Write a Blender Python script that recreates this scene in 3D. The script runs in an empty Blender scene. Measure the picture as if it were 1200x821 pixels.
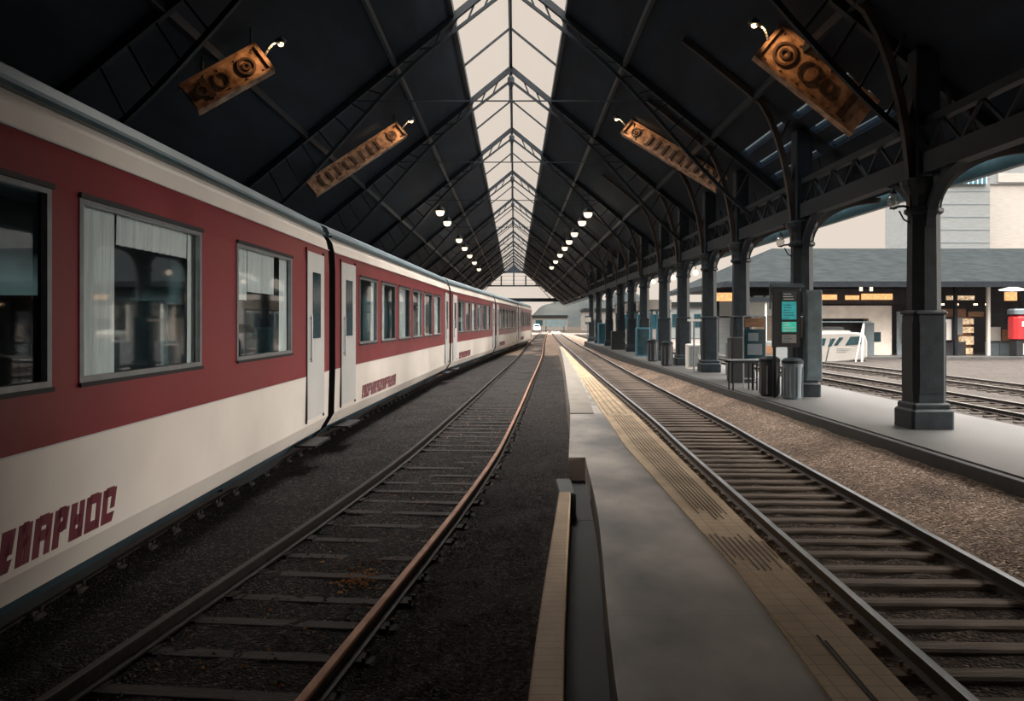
import bpy, math, random
from mathutils import Vector, Matrix
random.seed(7)
S = bpy.context.scene
COL = S.collection
PI = math.pi

# ---------------------------------------------------------------- camera, sky, light
CZ = 2.25                                   # eye height over the ballast
cam = bpy.data.cameras.new('camera'); camo = bpy.data.objects.new('camera', cam); COL.objects.link(camo)
camo.location = (0, 0, CZ); camo.rotation_euler = (PI/2, 0, 0)
cam.sensor_width = 36; cam.lens = 30; cam.shift_x = -3/1200; cam.shift_y = -33.5/1200
cam.clip_start = .05; cam.clip_end = 2000
S.camera = camo
S.view_settings.view_transform = 'Standard'; S.view_settings.look = 'None'
S.view_settings.gamma = 1; S.view_settings.use_curve_mapping = False
S.view_settings.exposure = 0.0

SKY_LOW = (.80, .70, .605, 1); SKY_HIGH = (.93, .88, .82, 1)
ZENITH = 20.0
w = bpy.data.worlds.new('sky'); S.world = w; w.use_nodes = True
nt = w.node_tree; nt.nodes.clear()
out = nt.nodes.new('ShaderNodeOutputWorld'); bg = nt.nodes.new('ShaderNodeBackground')
tc = nt.nodes.new('ShaderNodeTexCoord'); sp = nt.nodes.new('ShaderNodeSeparateXYZ')
nt.links.new(tc.outputs['Generated'], sp.inputs[0])
mr = nt.nodes.new('ShaderNodeMapRange'); mr.interpolation_type = 'SMOOTHSTEP'
mr.inputs[1].default_value = .38; mr.inputs[2].default_value = .85; mr.inputs[3].default_value = 0; mr.inputs[4].default_value = 1
nt.links.new(sp.outputs[2], mr.inputs[0])
mix = nt.nodes.new('ShaderNodeMix'); mix.data_type = 'RGBA'
mix.inputs[6].default_value = SKY_LOW; mix.inputs[7].default_value = SKY_HIGH
nt.links.new(mr.outputs[0], mix.inputs[0])
ml = nt.nodes.new('ShaderNodeMapRange'); ml.inputs[3].default_value = 1; ml.inputs[4].default_value = ZENITH
nt.links.new(mr.outputs[0], ml.inputs[0])
nt.links.new(mix.outputs[2], bg.inputs[0]); nt.links.new(ml.outputs[0], bg.inputs[1]); nt.links.new(bg.outputs[0], out.inputs[0])

def sun(name, direction, energy, angle, color):
    l = bpy.data.lights.new(name, 'SUN'); l.energy = energy; l.angle = math.radians(angle); l.color = color
    o = bpy.data.objects.new(name, l); COL.objects.link(o)
    o.rotation_euler = Vector(direction).to_track_quat('-Z', 'Y').to_euler(); o.location = (30, 20, 30)
    return o
sun('low_hazy_sun', (-1, .12, -.13), 2.6, 20, (1, .93, .85))

# ---------------------------------------------------------------- helpers
def tag(o, label=None, cat=None, group=None, kind=None):
    if label: o['label'] = label
    if cat: o['category'] = cat
    if group: o['group'] = group
    if kind: o['kind'] = kind
    return o
def empty(name, loc=(0, 0, 0), rz=0):
    o = bpy.data.objects.new(name, None); COL.objects.link(o); o.location = loc; o.rotation_euler = (0, 0, rz)
    o.empty_display_size = .2
    return o
def thing(name, label, cat, loc=(0, 0, 0), rz=0, group=None):
    return tag(empty(name, loc, rz), label, cat, group)
def copy_tree(o, parent=None):
    c = o.copy(); COL.objects.link(c); c.parent = parent
    for ch in list(o.children): copy_tree(ch, c)
    return c

class MB:
    def __init__(s): s.v = []; s.f = []; s.m = []; s.uv = {}
    def add(s, vs, fs, mi=0):
        b = len(s.v); s.v += [tuple(x) for x in vs]
        for f in fs: s.f.append([b+i for i in f]); s.m.append(mi)
        return s
    def box(s, x0, x1, y0, y1, z0, z1, mi=0):
        vs = [(x, y, z) for z in (z0, z1) for y in (y0, y1) for x in (x0, x1)]
        return s.add(vs, [(0, 2, 3, 1), (4, 5, 7, 6), (0, 1, 5, 4), (2, 6, 7, 3), (0, 4, 6, 2), (1, 3, 7, 5)], mi)
    def rbox(s, x0, x1, y0, y1, z0, z1, c=.01, mi=0):
        """box with its vertical and top edges chamfered"""
        def ring(d, z):
            a, b, e, f = x0+d, x1-d, y0+d, y1-d
            return [(a+c, e, z), (b-c, e, z), (b, e+c, z), (b, f-c, z), (b-c, f, z), (a+c, f, z), (a, f-c, z), (a, e+c, z)]
        r = [ring(0, z0), ring(0, z1-c), ring(c, z1)]
        vs = sum(r, []); fs = [tuple(range(7, -1, -1)), tuple(range(16, 24))]
        for k in range(2):
            for i in range(8): fs.append((k*8+i, k*8+(i+1) % 8, k*8+8+(i+1) % 8, k*8+8+i))
        return s.add(vs, fs, mi)
    def bar(s, p0, p1, w, h, mi=0, up=(0, 0, 1)):
        p0 = Vector(p0); p1 = Vector(p1); d = (p1-p0).normalized(); u = Vector(up)
        if abs(d.dot(u)) > .98: u = Vector((1, 0, 0))
        a = d.cross(u).normalized()*w/2; b = a.cross(d).normalized()*h/2
        vs = [p+sx*a+sy*b for p in (p0, p1) for sx, sy in ((-1, -1), (1, -1), (1, 1), (-1, 1))]
        return s.add(vs, [(0, 1, 2, 3), (7, 6, 5, 4), (0, 4, 5, 1), (1, 5, 6, 2), (2, 6, 7, 3), (3, 7, 4, 0)], mi)
    def rod(s, p0, p1, r0, r1=None, n=10, mi=0):
        r1 = r0 if r1 is None else r1
        p0 = Vector(p0); p1 = Vector(p1); d = (p1-p0).normalized(); u = Vector((0, 0, 1)) if abs(d.z) < .95 else Vector((1, 0, 0))
        a = d.cross(u).normalized(); b = a.cross(d)
        vs = []
        for p, r in ((p0, r0), (p1, r1)):
            for i in range(n):
                t = 2*PI*i/n; vs.append(p+a*r*math.cos(t)+b*r*math.sin(t))
        fs = [(i, i+n, (i+1) % n+n, (i+1) % n) for i in range(n)]+[tuple(range(n)), tuple(range(2*n-1, n-1, -1))]
        return s.add(vs, fs, mi)
    def sweep(s, pts, w, h, mi=0, side=None, closed=False):
        """rectangular bar along a bent path; side = direction of the width w"""
        pts = [Vector(p) for p in pts]; n = len(pts); sd = Vector(side).normalized(); vs = []
        for i, p in enumerate(pts):
            if closed: d = pts[(i+1) % n]-pts[i-1]
            else: d = pts[min(i+1, n-1)]-pts[max(i-1, 0)]
            b = sd.cross(d.normalized()).normalized()*h/2; a = sd*w/2
            vs += [p-a-b, p+a-b, p+a+b, p-a+b]
        fs = []
        for i in range(n if closed else n-1):
            j = (i+1) % n
            for k in range(4): fs.append((i*4+k, i*4+(k+1) % 4, j*4+(k+1) % 4, j*4+k))
        if not closed: fs += [(3, 2, 1, 0), ((n-1)*4, (n-1)*4+1, (n-1)*4+2, (n-1)*4+3)]
        return s.add(vs, fs, mi)
    def tube(s, pts, r, n=8, mi=0):
        for a, b in zip(pts[:-1], pts[1:]): s.rod(a, b, r, r, n, mi)
        return s
    def lathe(s, prof, n=16, c=(0, 0, 0), mi=0, rot=0, ax='z'):
        vs = []
        for r, z in prof:
            for i in range(n):
                t = 2*PI*i/n+rot; x, y = r*math.cos(t), r*math.sin(t)
                if ax == 'z': vs.append((c[0]+x, c[1]+y, c[2]+z))
                elif ax == 'x': vs.append((c[0]+z, c[1]+x, c[2]+y))
                else: vs.append((c[0]+x, c[1]+z, c[2]+y))
        fs = []
        for k in range(len(prof)-1):
            for i in range(n): fs.append((k*n+i, k*n+(i+1) % n, (k+1)*n+(i+1) % n, (k+1)*n+i))
        fs += [tuple(range(n-1, -1, -1)), tuple((len(prof)-1)*n+i for i in range(n))]
        return s.add(vs, fs, mi)
    def prism(s, poly, y0, y1, mi=0, ax='y'):
        """polygon (a,b) extruded; ax y -> (x,z) polygon, ax x -> (y,z), ax z -> (x,y)"""
        n = len(poly)
        def P(a, b, t): return (a, t, b) if ax == 'y' else ((t, a, b) if ax == 'x' else (a, b, t))
        vs = [P(a, b, y0) for a, b in poly]+[P(a, b, y1) for a, b in poly]
        fs = [tuple(range(n)), tuple(range(2*n-1, n-1, -1))]+[(i, i+n, (i+1) % n+n, (i+1) % n) for i in range(n)]
        return s.add(vs, fs, mi)
    def build(s, name, mats, parent=None, smooth=False, uvs=None, bevel=0):
        me = bpy.data.meshes.new(name); me.from_pydata(s.v, [], s.f)
        for m in (mats if isinstance(mats, (list, tuple)) else [mats]): me.materials.append(m)
        for p, mi in zip(me.polygons, s.m): p.material_index = mi; p.use_smooth = smooth
        if uvs:
            l = me.uv_layers.new(name='path')
            for lp in me.loops: l.data[lp.index].uv = uvs[lp.vertex_index]
        me.validate()
        import bmesh
        b = bmesh.new(); b.from_mesh(me); bmesh.ops.recalc_face_normals(b, faces=b.faces[:]); b.to_mesh(me); b.free()
        o = bpy.data.objects.new(name, me); COL.objects.link(o)
        if parent: o.parent = parent
        if bevel:
            m = o.modifiers.new('bevel', 'BEVEL'); m.width = bevel; m.segments = 2; m.limit_method = 'ANGLE'
        return o

# ---------------------------------------------------------------- materials
def mat(name, color, rough=.6, metal=0, var=.15, scale=3.0, bump=0, bscale=40, spec=.5, color2=None, emit=None, estr=0, coord='Object', stretch=(1, 1, 1), detail=6, contrast=(.35, .65), rvar=.1):
    m = bpy.data.materials.new(name); m.use_nodes = True; t = m.node_tree; p = t.nodes['Principled BSDF']
    p.inputs['Roughness'].default_value = rough; p.inputs['Metallic'].default_value = metal
    p.inputs['Specular IOR Level'].default_value = spec
    tcn = t.nodes.new('ShaderNodeTexCoord'); mp = t.nodes.new('ShaderNodeMapping'); mp.inputs['Scale'].default_value = stretch
    t.links.new(tcn.outputs[coord], mp.inputs[0])
    n = t.nodes.new('ShaderNodeTexNoise'); n.inputs['Scale'].default_value = scale; n.inputs['Detail'].default_value = detail
    t.links.new(mp.outputs[0], n.inputs[0])
    r = t.nodes.new('ShaderNodeValToRGB'); r.color_ramp.elements[0].position = contrast[0]; r.color_ramp.elements[1].position = contrast[1]
    c = color; c2 = color2 or tuple(min(1, x*(1+var)) for x in c); c1 = c if color2 else tuple(x*(1-var) for x in c)
    r.color_ramp.elements[0].color = (*c1, 1); r.color_ramp.elements[1].color = (*c2, 1)
    t.links.new(n.outputs[0], r.inputs[0]); t.links.new(r.outputs[0], p.inputs['Base Color'])
    if rvar:
        rr = t.nodes.new('ShaderNodeMapRange'); rr.inputs[3].default_value = max(0, rough-rvar); rr.inputs[4].default_value = min(1, rough+rvar)
        t.links.new(n.outputs[0], rr.inputs[0]); t.links.new(rr.outputs[0], p.inputs['Roughness'])
    if bump:
        n2 = t.nodes.new('ShaderNodeTexNoise'); n2.inputs['Scale'].default_value = bscale; n2.inputs['Detail'].default_value = 4
        t.links.new(mp.outputs[0], n2.inputs[0])
        b = t.nodes.new('ShaderNodeBump'); b.inputs['Strength'].default_value = bump; b.inputs['Distance'].default_value = .02
        t.links.new(n2.outputs[0], b.inputs['Height']); t.links.new(b.outputs[0], p.inputs['Normal'])
    if emit:
        p.inputs['Emission Color'].default_value = (*emit, 1); p.inputs['Emission Strength'].default_value = estr
    return m
def gravel_mat(name, ca, cb, cc, scale=38, bump=.9):
    m = bpy.data.materials.new(name); m.use_nodes = True; t = m.node_tree; p = t.nodes['Principled BSDF']; p.inputs['Roughness'].default_value = .85
    p.inputs['Specular IOR Level'].default_value = .25
    tcn = t.nodes.new('ShaderNodeTexCoord')
    v = t.nodes.new('ShaderNodeTexVoronoi'); v.inputs['Scale'].default_value = scale; t.links.new(tcn.outputs['Object'], v.inputs[0])
    sx = t.nodes.new('ShaderNodeSeparateXYZ'); t.links.new(v.outputs['Color'], sx.inputs[0])
    r = t.nodes.new('ShaderNodeValToRGB'); e = r.color_ramp.elements
    e[0].position = 0; e[0].color = (*ca, 1); e[1].position = 1; e[1].color = (*cc, 1); k = e.new(.75); k.color = (*cb, 1)
    t.links.new(sx.outputs[0], r.inputs[0])
    n = t.nodes.new('ShaderNodeTexNoise'); n.inputs['Scale'].default_value = .8; n.inputs['Detail'].default_value = 5; t.links.new(tcn.outputs['Object'], n.inputs[0])
    mm = t.nodes.new('ShaderNodeMapRange'); mm.inputs[1].default_value = .3; mm.inputs[2].default_value = .7; mm.inputs[3].default_value = .6; mm.inputs[4].default_value = 1.3
    t.links.new(n.outputs[0], mm.inputs[0])
    mx = t.nodes.new('ShaderNodeVectorMath'); mx.operation = 'SCALE'; t.links.new(r.outputs[0], mx.inputs[0]); t.links.new(mm.outputs[0], mx.inputs['Scale'])
    t.links.new(mx.outputs[0], p.inputs['Base Color'])
    b = t.nodes.new('ShaderNodeBump'); b.inputs['Strength'].default_value = bump; b.inputs['Distance'].default_value = .03; b.invert = True
    t.links.new(v.outputs['Distance'], b.inputs['Height']); t.links.new(b.outputs[0], p.inputs['Normal'])
    return m
def glass_mat(name, tint, gloss=.12, rough=.03, milky=0, milkc=(.8, .8, .8), ior=1.5):
    m = bpy.data.materials.new(name); m.use_nodes = True; t = m.node_tree; t.nodes.clear()
    o = t.nodes.new('ShaderNodeOutputMaterial'); tr = t.nodes.new('ShaderNodeBsdfTransparent'); tr.inputs[0].default_value = (*tint, 1)
    g = t.nodes.new('ShaderNodeBsdfGlossy'); g.inputs['Roughness'].default_value = rough
    lw = t.nodes.new('ShaderNodeFresnel'); lw.inputs[0].default_value = ior
    ad = t.nodes.new('ShaderNodeMath'); ad.operation = 'ADD'; ad.use_clamp = True; ad.inputs[1].default_value = gloss; ge = t.nodes.new('ShaderNodeNewGeometry'); iv = t.nodes.new('ShaderNodeMath'); iv.operation = 'SUBTRACT'; iv.inputs[0].default_value = 1; t.links.new(ge.outputs['Backfacing'], iv.inputs[1])
    mu = t.nodes.new('ShaderNodeMath'); mu.operation = 'MULTIPLY'; t.links.new(lw.outputs[0], mu.inputs[0]); t.links.new(iv.outputs[0], mu.inputs[1]); t.links.new(mu.outputs[0], ad.inputs[0])
    mx = t.nodes.new('ShaderNodeMixShader'); t.links.new(ad.outputs[0], mx.inputs[0]); t.links.new(tr.outputs[0], mx.inputs[1]); t.links.new(g.outputs[0], mx.inputs[2])
    last = mx
    if milky:
        d = t.nodes.new('ShaderNodeBsdfDiffuse'); d.inputs[0].default_value = (*milkc, 1); nz = t.nodes.new('ShaderNodeTexNoise'); nz.inputs['Scale'].default_value = 2
        rm = t.nodes.new('ShaderNodeMapRange'); rm.inputs[3].default_value = milky*.5; rm.inputs[4].default_value = milky*1.5; t.links.new(nz.outputs[0], rm.inputs[0])
        m2 = t.nodes.new('ShaderNodeMixShader'); t.links.new(rm.outputs[0], m2.inputs[0]); t.links.new(mx.outputs[0], m2.inputs[1]); t.links.new(d.outputs[0], m2.inputs[2]); last = m2
    t.links.new(last.outputs[0], o.inputs[0])
    return m
def glow_mat(name, color, strength, var=.25, scale=6):
    m = mat(name, tuple(c*.5 for c in color), .5, emit=color, estr=strength, scale=scale)
    t = m.node_tree; p = t.nodes['Principled BSDF']
    n = t.nodes.new('ShaderNodeTexNoise'); n.inputs['Scale'].default_value = scale; tcn = t.nodes.new('ShaderNodeTexCoord'); t.links.new(tcn.outputs['Object'], n.inputs[0])
    r = t.nodes.new('ShaderNodeMapRange'); r.inputs[1].default_value = .3; r.inputs[2].default_value = .7
    r.inputs[3].default_value = strength*(1-var); r.inputs[4].default_value = strength*(1+var)
    t.links.new(n.outputs[0], r.inputs[0]); t.links.new(r.outputs[0], p.inputs['Emission Strength'])
    return m
M = {}
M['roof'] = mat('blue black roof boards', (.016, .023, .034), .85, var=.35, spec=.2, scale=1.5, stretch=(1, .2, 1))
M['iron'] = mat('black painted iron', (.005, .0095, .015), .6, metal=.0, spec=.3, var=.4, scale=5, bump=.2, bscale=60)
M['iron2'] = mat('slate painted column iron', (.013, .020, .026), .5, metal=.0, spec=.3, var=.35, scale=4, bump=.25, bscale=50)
M['iron_teal'] = mat('green grey painted panel', (.07, .10, .11), .5, var=.25, scale=4)
M['rust'] = mat('rust orange iron plate', (.17, .085, .045), .6, metal=.1, scale=5, color2=(.50, .30, .18), bump=.4, bscale=30)
M['rustdark'] = mat('dark rusted iron', (.035, .02, .014), .7, scale=7, color2=(.12, .055, .03), bump=.3)
M['brace_warm'] = mat('rust brown warm lit brace', (.010, .011, .013), .7, scale=2, color2=(.040, .024, .015))  # rusty brown with the warm light on the braces put into the colour
M['railrust'] = mat('rusty rail head', (.34, .15, .085), .45, metal=.2, scale=9, color2=(.56, .30, .18), stretch=(1, .3, 1), bump=.1)
M['railsteel'] = mat('polished rail head', (.55, .60, .65), .35, metal=.4, var=.2, scale=9, stretch=(1, .2, 1))
M['railside_rust'] = mat('rusted rail web', (.07, .035, .022), .6, metal=.1, var=.4, scale=12)
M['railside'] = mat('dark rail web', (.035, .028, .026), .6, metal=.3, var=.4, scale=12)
M['railyard'] = mat('dull yard rail head', (.10, .095, .09), .5, metal=.2)
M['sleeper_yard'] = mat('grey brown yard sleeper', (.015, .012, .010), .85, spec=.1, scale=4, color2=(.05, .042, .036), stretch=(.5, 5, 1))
M['sleeper'] = mat('weathered timber sleeper', (.10, .080, .066), .8, scale=5, color2=(.24, .19, .155), stretch=(.5, 6, 1), bump=.5, bscale=20)
M['sleeper_dark'] = mat('dark timber sleeper', (.022, .020, .020), .75, scale=4, color2=(.060, .052, .048), stretch=(.5, 5, 1), bump=.5, bscale=20)  # darker timber colour for the two left tracks
M['gravel_shaded'] = gravel_mat('shade toned fine gravel', (.010, .010, .012), (.028, .026, .027), (.15, .125, .11), 42)  # shadow on the left ballast is put into this dark colour
M['gravel'] = gravel_mat('brown ballast gravel', (.11, .075, .056), (.25, .18, .135), (.50, .39, .31), 30)
M['gravel_deep'] = gravel_mat('dark brown ballast', (.03, .022, .018), (.07, .052, .042), (.19, .14, .11), 30)  # darker ballast for the bed around the right rails
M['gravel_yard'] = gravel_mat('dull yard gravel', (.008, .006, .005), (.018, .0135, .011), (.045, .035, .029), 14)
M['stone'] = mat('loose ballast stone', (.10, .075, .06), .85, scale=4, color2=(.30, .23, .18))
M['stone_shaded'] = mat('shade toned loose stone', (.03, .028, .028), .8, scale=4, color2=(.12, .10, .09))  # loose stones of the left bed, with its shade in their colour
M['leaf'] = mat('dry orange leaf litter', (.35, .13, .03), .8, scale=9, color2=(.55, .30, .12))
M['soil'] = mat('trackside earth', (.05, .04, .035), .9, var=.4, scale=2, bump=.5)
M['trench'] = mat('smooth slate channel lining', (.022, .030, .040), .65, var=.2, scale=2)
M['red'] = mat('deep red train paint', (.20, .026, .032), .36, var=.08, scale=1.2, spec=.5)
M['white'] = mat('warm white train paint', (.76, .70, .64), .38, var=.06, scale=1.0, spec=.5)
M['white2'] = mat('cool light grey door paint', (.56, .56, .55), .35, var=.06, scale=1.0)
M['trainroof'] = mat('blue grey train roof', (.20, .27, .31), .4, var=.15, scale=2, metal=.2)
M['gutter'] = mat('dark teal gutter trim', (.025, .06, .075), .35, var=.2, scale=3)
M['bluegrey'] = mat('blue grey lower skirt paint', (.055, .095, .12), .5, var=.2, scale=2)
M['under'] = mat('dark underframe', (.010, .012, .015), .7, var=.3, scale=3)
M['lettering'] = mat('dark crimson lettering', (.16, .030, .045), .5, var=.1, scale=3)
M['alu'] = mat('brushed window frame', (.30, .32, .33), .35, metal=.6, var=.1, scale=8)
M['rubber'] = mat('black rubber seal', (.015, .016, .018), .6, var=.2)
M['curtain'] = mat('pale grey curtain', (.80, .82, .80), .85, var=.1, scale=6, stretch=(1, 6, .3), bump=.5, bscale=14)
M['seat'] = mat('teal seat cloth', (.05, .13, .15), .8, var=.2, scale=12)
M['interior'] = mat('dim carriage lining', (.13, .22, .24), .7, var=.2, scale=2)
M['glass_train'] = glass_mat('tinted carriage glass', (.93, .96, .965), .03)
M['glass_sky'] = glass_mat('skylight glass', (.985, .985, .985), 0.0, .2, milky=.02, milkc=(.7, .66, .6), ior=1.02)
M['glass_slat'] = glass_mat('grimy roof slat glass', (.40, .47, .52), .02, .3, ior=1.05)
M['glass_shop'] = glass_mat('shop glass', (.75, .80, .80), .08)
M['slate'] = mat('grey slate roofing', (.0145, .0175, .0190), .9, spec=0, scale=1.2, color2=(.020, .0235, .0250), stretch=(1, 1, 4), bump=.3, bscale=12)
M['cream'] = mat('cream rendered wall', (.80, .73, .66), .7, var=.1, scale=1.5)
M['pale'] = mat('pale panel cladding', (.15, .165, .17), .6, var=.12, scale=1, stretch=(1, 1, 8))
M['pale2'] = mat('pale warm cladding', (.30, .28, .26), .6, var=.1, scale=1, stretch=(1, 1, 8))
M['darkwall'] = mat('dark shop interior', (.035, .035, .04), .8, var=.4, scale=1)
M['grey'] = mat('mid grey cabinet', (.13, .16, .18), .5, var=.15, scale=2)
M['wood'] = mat('warm brown timber', (.18, .09, .045), .6, var=.3, scale=3, stretch=(1, 1, 6))
M['house_wall'] = mat('hazy pale house wall', (.14, .13, .12), .8, spec=.1, var=.1)
M['bus'] = mat('minibus white paint', (.30, .29, .27), .4, var=.05, scale=2)
M['whitepaint'] = mat('white enamel', (.70, .68, .64), .35, var=.05, scale=2)
M['redsign'] = mat('red enamel', (.50, .03, .035), .35, var=.08)
M['blue'] = mat('teal blue painted steel', (.03, .12, .17), .45, var=.2)
M['black'] = mat('black plastic', (.015, .017, .02), .45, var=.2)
M['hill'] = mat('hazy blue green hill', (.012, .016, .019), .95, spec=0, scale=.03, color2=(.030, .032, .031))
M['field'] = mat('distant ground', (.030, .026, .022), .95, spec=0, var=.2, scale=.05)
M['glow_warm'] = glow_mat('warm lit window', (1, .50, .20), 1.1)
M['glow_shelf'] = glow_mat('lit goods shelf', (1, .72, .45), .55, .8, 9)
M['glow_white'] = glow_mat('white lamp glass', (1, .84, .66), 1.3, .05)
M['glow_bulb'] = glow_mat('amber bulb glass', (1, .62, .32), 5, .05)
M['glow_panel'] = glow_mat('white light panel', (1, .95, .88), 1.6, .1)
M['screen_teal'] = glow_mat('teal screen', (.04, .42, .42), .55, .3, 5)
M['screen_green'] = glow_mat('green screen', (.05, .55, .40), .6, .3, 7)
M['screen_dark'] = mat('dark glass screen', (.01, .035, .045), .15, var=.3)

def concrete_mat():
    m = mat('worn platform concrete', (.27, .265, .265), .5, scale=1.0, color2=(.80, .735, .67), bump=.12, bscale=90, coord='UV', stretch=(1, .55, 1), detail=10, contrast=(.36, .64), rvar=.15)
    t = m.node_tree; p = t.nodes['Principled BSDF']; src = p.inputs['Base Color'].links[0].from_socket
    tcn = t.nodes.new('ShaderNodeTexCoord'); br = t.nodes.new('ShaderNodeTexBrick')
    br.inputs['Scale'].default_value = 1; br.inputs['Brick Width'].default_value = 9; br.inputs['Row Height'].default_value = 1.6
    br.inputs['Mortar Size'].default_value = .012; br.inputs['Color1'].default_value = br.inputs['Color2'].default_value = (1, 1, 1, 1); br.inputs['Mortar'].default_value = (.93, .93, .93, 1)
    mp = t.nodes.new('ShaderNodeMapping'); mp.inputs['Location'].default_value = (-3, 0, 0)
    t.links.new(tcn.outputs['UV'], mp.inputs[0]); t.links.new(mp.outputs[0], br.inputs[0])
    mx = t.nodes.new('ShaderNodeMix'); mx.data_type = 'RGBA'; mx.blend_type = 'MULTIPLY'; mx.inputs[0].default_value = 1
    t.links.new(src, mx.inputs[6]); t.links.new(br.outputs[0], mx.inputs[7]); t.links.new(mx.outputs[2], p.inputs['Base Color'])
    return m
M['concrete'] = concrete_mat()
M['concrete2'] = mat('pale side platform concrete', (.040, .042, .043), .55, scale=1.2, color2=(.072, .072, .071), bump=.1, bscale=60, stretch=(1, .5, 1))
M['kerb'] = mat('dark kerb face', (.03, .034, .038), .6, var=.3, scale=4)  # one dark colour for the whole kerb face
def tan_mat(name, ca, cb, bw, bh, joint):
    m = mat(name, ca, .6, scale=3, color2=cb, bump=.15, bscale=60, coord='UV', stretch=(1, .5, 1), detail=8)
    t = m.node_tree; p = t.nodes['Principled BSDF']; src = p.inputs['Base Color'].links[0].from_socket
    tcn = t.nodes.new('ShaderNodeTexCoord'); br = t.nodes.new('ShaderNodeTexBrick'); br.offset = 0
    br.inputs['Scale'].default_value = 1; br.inputs['Brick Width'].default_value = bw; br.inputs['Row Height'].default_value = bh
    br.inputs['Mortar Size'].default_value = .005; br.inputs['Color1'].default_value = br.inputs['Color2'].default_value = (1, 1, 1, 1); br.inputs['Mortar'].default_value = (joint, joint, joint, 1)
    t.links.new(tcn.outputs['UV'], br.inputs[0])
    mx = t.nodes.new('ShaderNodeMix'); mx.data_type = 'RGBA'; mx.blend_type = 'MULTIPLY'; mx.inputs[0].default_value = 1
    t.links.new(src, mx.inputs[6]); t.links.new(br.outputs[0], mx.inputs[7]); t.links.new(mx.outputs[2], p.inputs['Base Color'])
    return m
M['tan'] = tan_mat('ochre warning paving', (.60, .43, .26), (.84, .65, .44), .12, .12, .72)
M['tanbeam'] = tan_mat('ochre edge beam', (.68, .48, .29), (.88, .68, .47), 9, .09, .80)
M['coping'] = tan_mat('pale coping stone', (.34, .31, .265), (.46, .41, .36), 9, 1.2, .7)
M['groove'] = mat('worn dark groove', (.10, .085, .07), .7, var=.2, scale=5)

# ---------------------------------------------------------------- paths (x of an edge at distance y)
def path(pts):
    pts = [tuple(map(float, p)) for p in pts]; n = len(pts)
    tn = []
    for i in range(n):
        a, b = pts[max(i-1, 0)], pts[min(i+1, n-1)]; tn.append((b[1]-a[1])/(b[0]-a[0]))
    def f(d):
        if d <= pts[0][0]: return pts[0][1]+tn[0]*(d-pts[0][0])
        if d >= pts[-1][0]: return pts[-1][1]+tn[-1]*(d-pts[-1][0])
        for i in range(n-1):
            if d <= pts[i+1][0]:
                (x0, y0), (x1, y1) = pts[i], pts[i+1]; h = x1-x0; t = (d-x0)/h
                return (2*t**3-3*t*t+1)*y0+(t**3-2*t*t+t)*h*tn[i]+(-2*t**3+3*t*t)*y1+(t**3-t*t)*h*tn[i+1]
    return f
left_rail = path([(-6, -2.2), (0, -1.70), (4.7, -1.2), (9.9, -.62), (14.7, -.22), (31, .62), (52, 1.65), (84, 2.85), (105, 3.7), (157, 5.9), (230, 9.5)])
near_rail = path([(-6, 2.3), (0, 2.42), (5, 2.55), (14.6, 2.84), (18, 2.98), (35, 3.35), (57, 3.95), (75, 4.4), (105, 5.3), (157, 7.1), (230, 10)])
train_side = path([(-8, -3), (0, -3), (15, -3.05), (32, -2.45), (50, -1.15), (69, .35), (88, 1.9)])
plat_right = path([(0, 1.62), (3.7, 1.75), (5.6, 1.835), (11.5, 2.03), (15, 2.14), (35, 2.58), (57, 3.17), (75, 3.55)])
plat_left_near = path([(0, .30), (3.7, .45), (7.4, .72), (10.4, .86)])
plat_left_far = path([(10.4, .66), (15.3, 1.0), (17.7, 1.13), (38, 2.15), (55, 2.9), (60, 3.1)])
side_edge = path([(0, 5.9), (8, 5.9), (28, 5.85), (45, 5.95), (60, 6.3), (80, 6.65)])
far_track1 = path([(0, 11.7), (15, 12.1), (21, 12.3), (38, 12.0), (57, 10.4), (80, 9.9), (160, 12)])
far_track2 = path([(0, 16.1), (15, 16.2), (29, 16.3), (40, 15.9), (47, 15.2)])

def frange(a, b, st):
    n = max(1, int(round((b-a)/st))); return [a+(b-a)*i/n for i in range(n+1)]
def ribbon(name, fl, fr, zt, zb, ys, m, parent=None, **kw):
    b = MB(); uv = []
    for y in ys:
        l, r = fl(y), fr(y)
        b.v += [(l, y, zb), (l, y, zt), (r, y, zt), (r, y, zb)]; uv += [(l-(zt-zb), y), (l, y), (r, y), (r+(zt-zb), y)]
    for i in range(len(ys)-1):
        for k in range(4): b.f.append([i*4+k, i*4+(k+1) % 4, i*4+4+(k+1) % 4, i*4+4+k]); b.m.append(0)
    n = (len(ys)-1)*4
    b.f += [[0, 1, 2, 3], [n+3, n+2, n+1, n]]; b.m += [0, 0]
    return b.build(name, m, parent, uvs=uv, **kw)

# ---------------------------------------------------------------- ground
g = MB(); g.box(-60, 60, -25, 175, -.6, -.06)
tag(g.build('ground', M['soil']), kind='structure')
g = MB(); g.box(-400, 600, 175, 900, -.6, -.1)
tag(g.build('distant_ground', M['field']), kind='structure')
def gravel_bed(name, fl, fr, z, y0, y1, m, step=.5, amp=.02, nx=12, bank=lambda x, y: 0):
    b = MB(); ys = frange(y0, y1, step); rnd = random.Random(len(name))
    for y in ys:
        l, r = fl(y), fr(y)
        for i in range(nx+1):
            e = -.06 if i in (0, nx) else 0
            b.v.append((l+(r-l)*i/nx, y, z+e+rnd.uniform(-amp, amp)+bank(l+(r-l)*i/nx, y)))
    for j in range(len(ys)-1):
        for i in range(nx): b.f.append([j*(nx+1)+i, j*(nx+1)+i+1, (j+1)*(nx+1)+i+1, (j+1)*(nx+1)+i]); b.m.append(0)
    return tag(b.build(name, m, smooth=True), kind='structure')
gravel_bed('gravel_bed_left', lambda y: -9, lambda y: plat_left_far(y)+.3 if y > 11 else 1.2, 0, -8, 57, M['gravel_shaded'], nx=30)
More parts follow.
